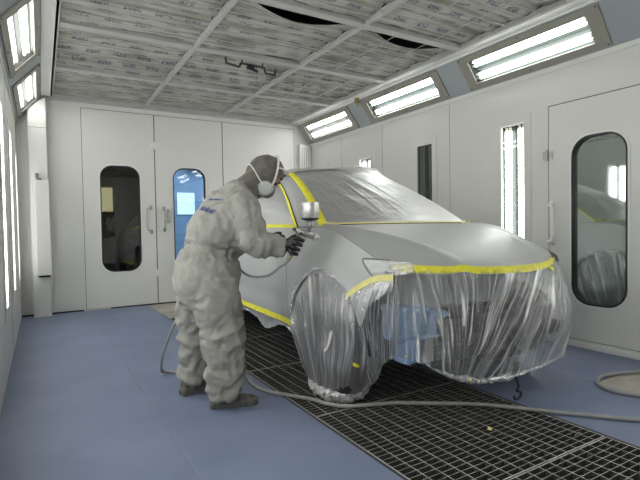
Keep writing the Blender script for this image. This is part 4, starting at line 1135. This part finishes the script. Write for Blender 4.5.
# the grip of the gun runs from (1.355,2.53,1.03) down to (1.30,2.545,.905)
G0, G1 = V((1.352, 2.528, 1.025)), V((1.305, 2.545, .905)); gd = (G1 - G0).normalized()
fwd = V((.80, -.35, .25)); fwd = (fwd - gd * fwd.dot(gd)).normalized(); sd_ = fwd.cross(gd).normalized()
if sd_.y > 0: sd_ = -sd_          # sd_ points to the camera side
hand_w = V((1.262, 2.562, .957)); palm = V((1.305, 2.552, .975)) + sd_ * .012
fing = []
for i in range(4):
    c = G0.lerp(G1, .20 + .235 * i); k = 1 - .06 * i
    fing.append([c - fwd * .018 + sd_ * .032, c + fwd * .012 * k + sd_ * .036, c + fwd * .036 * k + sd_ * .020, c + fwd * .036 * k - sd_ * .010, c + fwd * .014 - sd_ * .026])
th = [G0 - fwd * .030 + gd * .03 - sd_ * .006, G0 - fwd * .012 + gd * .014 - sd_ * .028, G0 + fwd * .012 + gd * .010 - sd_ * .034]
glove('glove', hand_w, palm, fing, th)
bm = NB(); tube(bm, [(1.252, 2.566, .957), (1.285, 2.556, .960)], [.043, .036], 14); obj('glove_cuff', bm, GLOVE, PER, True)
# left hand, holding the hose loosely in front of the body
lw, lp = V((1.30, 2.94, .985)), V((1.345, 2.90, .982)); f2 = []
for i in range(4):
    z = 1.012 - .022 * i; f2.append([V((1.372, 2.872, z)), V((1.392, 2.848, z)), V((1.398, 2.826, z - .004)), V((1.382, 2.812, z - .01))])
glove('glove', lw, lp, f2, [V((1.345, 2.875, 1.02)), V((1.362, 2.845, 1.032)), V((1.375, 2.82, 1.03))])

# ------------------------------------------------------------------ spray gun
GUN = thing('spray_gun', 'silver paint spray gun with metal cup held in black gloved hand', 'spray gun', (1.40, 2.51, .90))
bm = NB()
tube(bm, [G0 - gd * .012, G0.lerp(G1, .5), G1], [.016, .014, .015], 12); obj('grip', bm, STEEL, GUN, True)
b0 = V((1.335, 2.532, 1.052)); b1 = V((1.438, 2.497, 1.012))
bd = (b1 - b0).normalized()
bm = NB(); tube(bm, [b0, b0.lerp(b1, .5), b1], [.016, .020, .019], 14); obj('gun_body', bm, STEEL, GUN, True)
bm = NB(); tube(bm, [b1, b1 + bd * .012, b1 + bd * .014, b1 + bd * .028], [.024, .026, .020, .014], 16); ac = obj('air_cap', bm, ALU, GUN, 'auto')
bm = NB()
for s in (-1, 1): tube(bm, [b1 + bd * .02 + sd_ * .016 * s, b1 + bd * .038 + sd_ * .018 * s], .006, 8)
split_obj('air_horn', bm, ALU, ac)
bm = NB(); tube(bm, cr([b0.lerp(b1, .55) - V((0, 0, .012)), b0.lerp(b1, .40) + gd * .04 + bd * .02, b0.lerp(b1, .2) + gd * .075 + bd * .02], 12), .005, 8); obj('trigger', bm, STEEL, GUN, True)
bm = NB(); tube(bm, [b0 - bd * .004, b0 - bd * .022], [.011, .010], 12); obj('fluid_knob', bm, DSTEEL, GUN, True)
bm = NB(); tube(bm, [b0.lerp(b1, .25) + V((0, 0, -.01)), b0.lerp(b1, .25) + V((0, 0, -.01)) + sd_ * .03], .009, 10); obj('fan_knob', bm, DSTEEL, GUN, True)
cb = V((1.414, 2.50, 1.108))
bm = NB(); tube(bm, [b0.lerp(b1, .65), cb - V((0, 0, .02)), cb], [.012, .014, .020], 12); obj('cup_neck', bm, STEEL, GUN, True)
bm = NB(); tube(bm, [cb, cb + V((0, 0, .012)), cb + V((0, 0, .016))], [.030, .054, .058], 28); tube(bm, [cb + V((-.056, 0, .012)), cb + V((.056, 0, .012))], .006, 6); obj('cup_collar', bm, BLACKP, GUN, 'auto')
bm = NB(); tube(bm, [cb + V((0, 0, z)) for z in (.014, .02, .095, .100)], [.050, .054, .055, .055], 36); cup = obj('paint_cup', bm, ALU, GUN, 'auto')
bm = NB(); tube(bm, [cb + V((0, 0, z)) for z in (.096, .108, .112)], [.0575, .0575, .052], 36); obj('cup_lid', bm, ALU, cup, 'auto')
bm = NB(); tube(bm, [G1, G1 + gd * .03], [.011, .009], 10); obj('air_fitting', bm, mat('brass_fitting', (.5, .42, .22), .3, .8), GUN, True)

# ------------------------------------------------------------------ hose
hp = [G1 + gd * .028, G1 + gd * .06 + V((-.01, .01, 0)), (1.255, 2.60, .83), (1.20, 2.66, .775), (1.13, 2.76, .765), (1.10, 2.86, .80), (1.12, 2.96, .84), (1.12, 3.08, .84), (1.02, 3.18, .78), (.88, 3.21, .62), (.76, 3.25, .42), (.705, 3.35, .20), (.712, 3.45, .085), (.742, 3.53, .03), (.80, 3.54, .0145), (.87, 3.46, .0145), (.96, 3.37, .0145), (1.08, 3.34, .0145), (1.19, 3.30, .0145),
      (1.225, 3.10, .0145), (1.205, 2.93, .0145), (1.235, 2.77, .0145), (1.34, 2.59, .0145), (1.405, 2.48, .0145), (1.44, 2.38, .0145), (1.52, 2.28, .0145), (1.65, 2.225, .0145), (1.80, 2.16, .0145), (1.98, 2.03, .0145), (2.20, 1.865, .0145), (2.46, 1.557, .0145), (2.71, 1.27, .0145), (2.95, 1.02, .0145), (3.25, .82, .0145), (3.55, .80, .0145), (3.62, .98, .0145), (3.42, 1.20, .0145),
      (3.22, 1.34, .0145), (3.098, 1.449, .0145), (3.05, 1.56, .0145), (3.075, 1.67, .0145), (3.18, 1.746, .0145), (3.33, 1.773, .0145), (3.59, 1.69, .0145), (3.80, 1.60, .0145), (3.93, 1.55, .0145)]
P = cr(hp, 620); rr = []
for p in P:
    rr.append(.0085 if p.z > .06 else .0115)
for i in range(1, len(rr)): pass
bm = NB(); tube(bm, P, rr, 10)
o = obj('air_hose', bm, HOSE, smooth=True); tag(o, 'long grey air hose trailing from the spray gun across floor and grate', 'hose')

# ------------------------------------------------------------------ world, camera, view
w = bpy.data.worlds.new('world'); bpy.context.scene.world = w; w.use_nodes = True
w.node_tree.nodes['Background'].inputs[0].default_value = (.5, .6, .7, 1); w.node_tree.nodes['Background'].inputs[1].default_value = .05
cd = bpy.data.cameras.new('camera'); co = bpy.data.objects.new('camera', cd); C.objects.link(co)
cd.sensor_width = 36; cd.lens = 36 * 470.62 / 640; cd.clip_start = .05; cd.clip_end = 60
yaw, pit, rol = -.53519248, -.02787954, -.01665658
co.matrix_world = Matrix.Translation((0, 0, 1.07)) @ Matrix.Rotation(yaw, 4, 'Z') @ Matrix.Rotation(PI / 2 + pit, 4, 'X') @ Matrix.Rotation(rol, 4, 'Z')
S = bpy.context.scene; S.camera = co
S.view_settings.view_transform = 'Standard'; S.view_settings.look = 'None'; S.view_settings.exposure = 0.68; S.view_settings.gamma = 1; S.view_settings.use_curve_mapping = False
S.cycles.transparent_max_bounces = 16; S.cycles.max_bounces = 8; S.cycles.diffuse_bounces = 5; S.cycles.glossy_bounces = 4
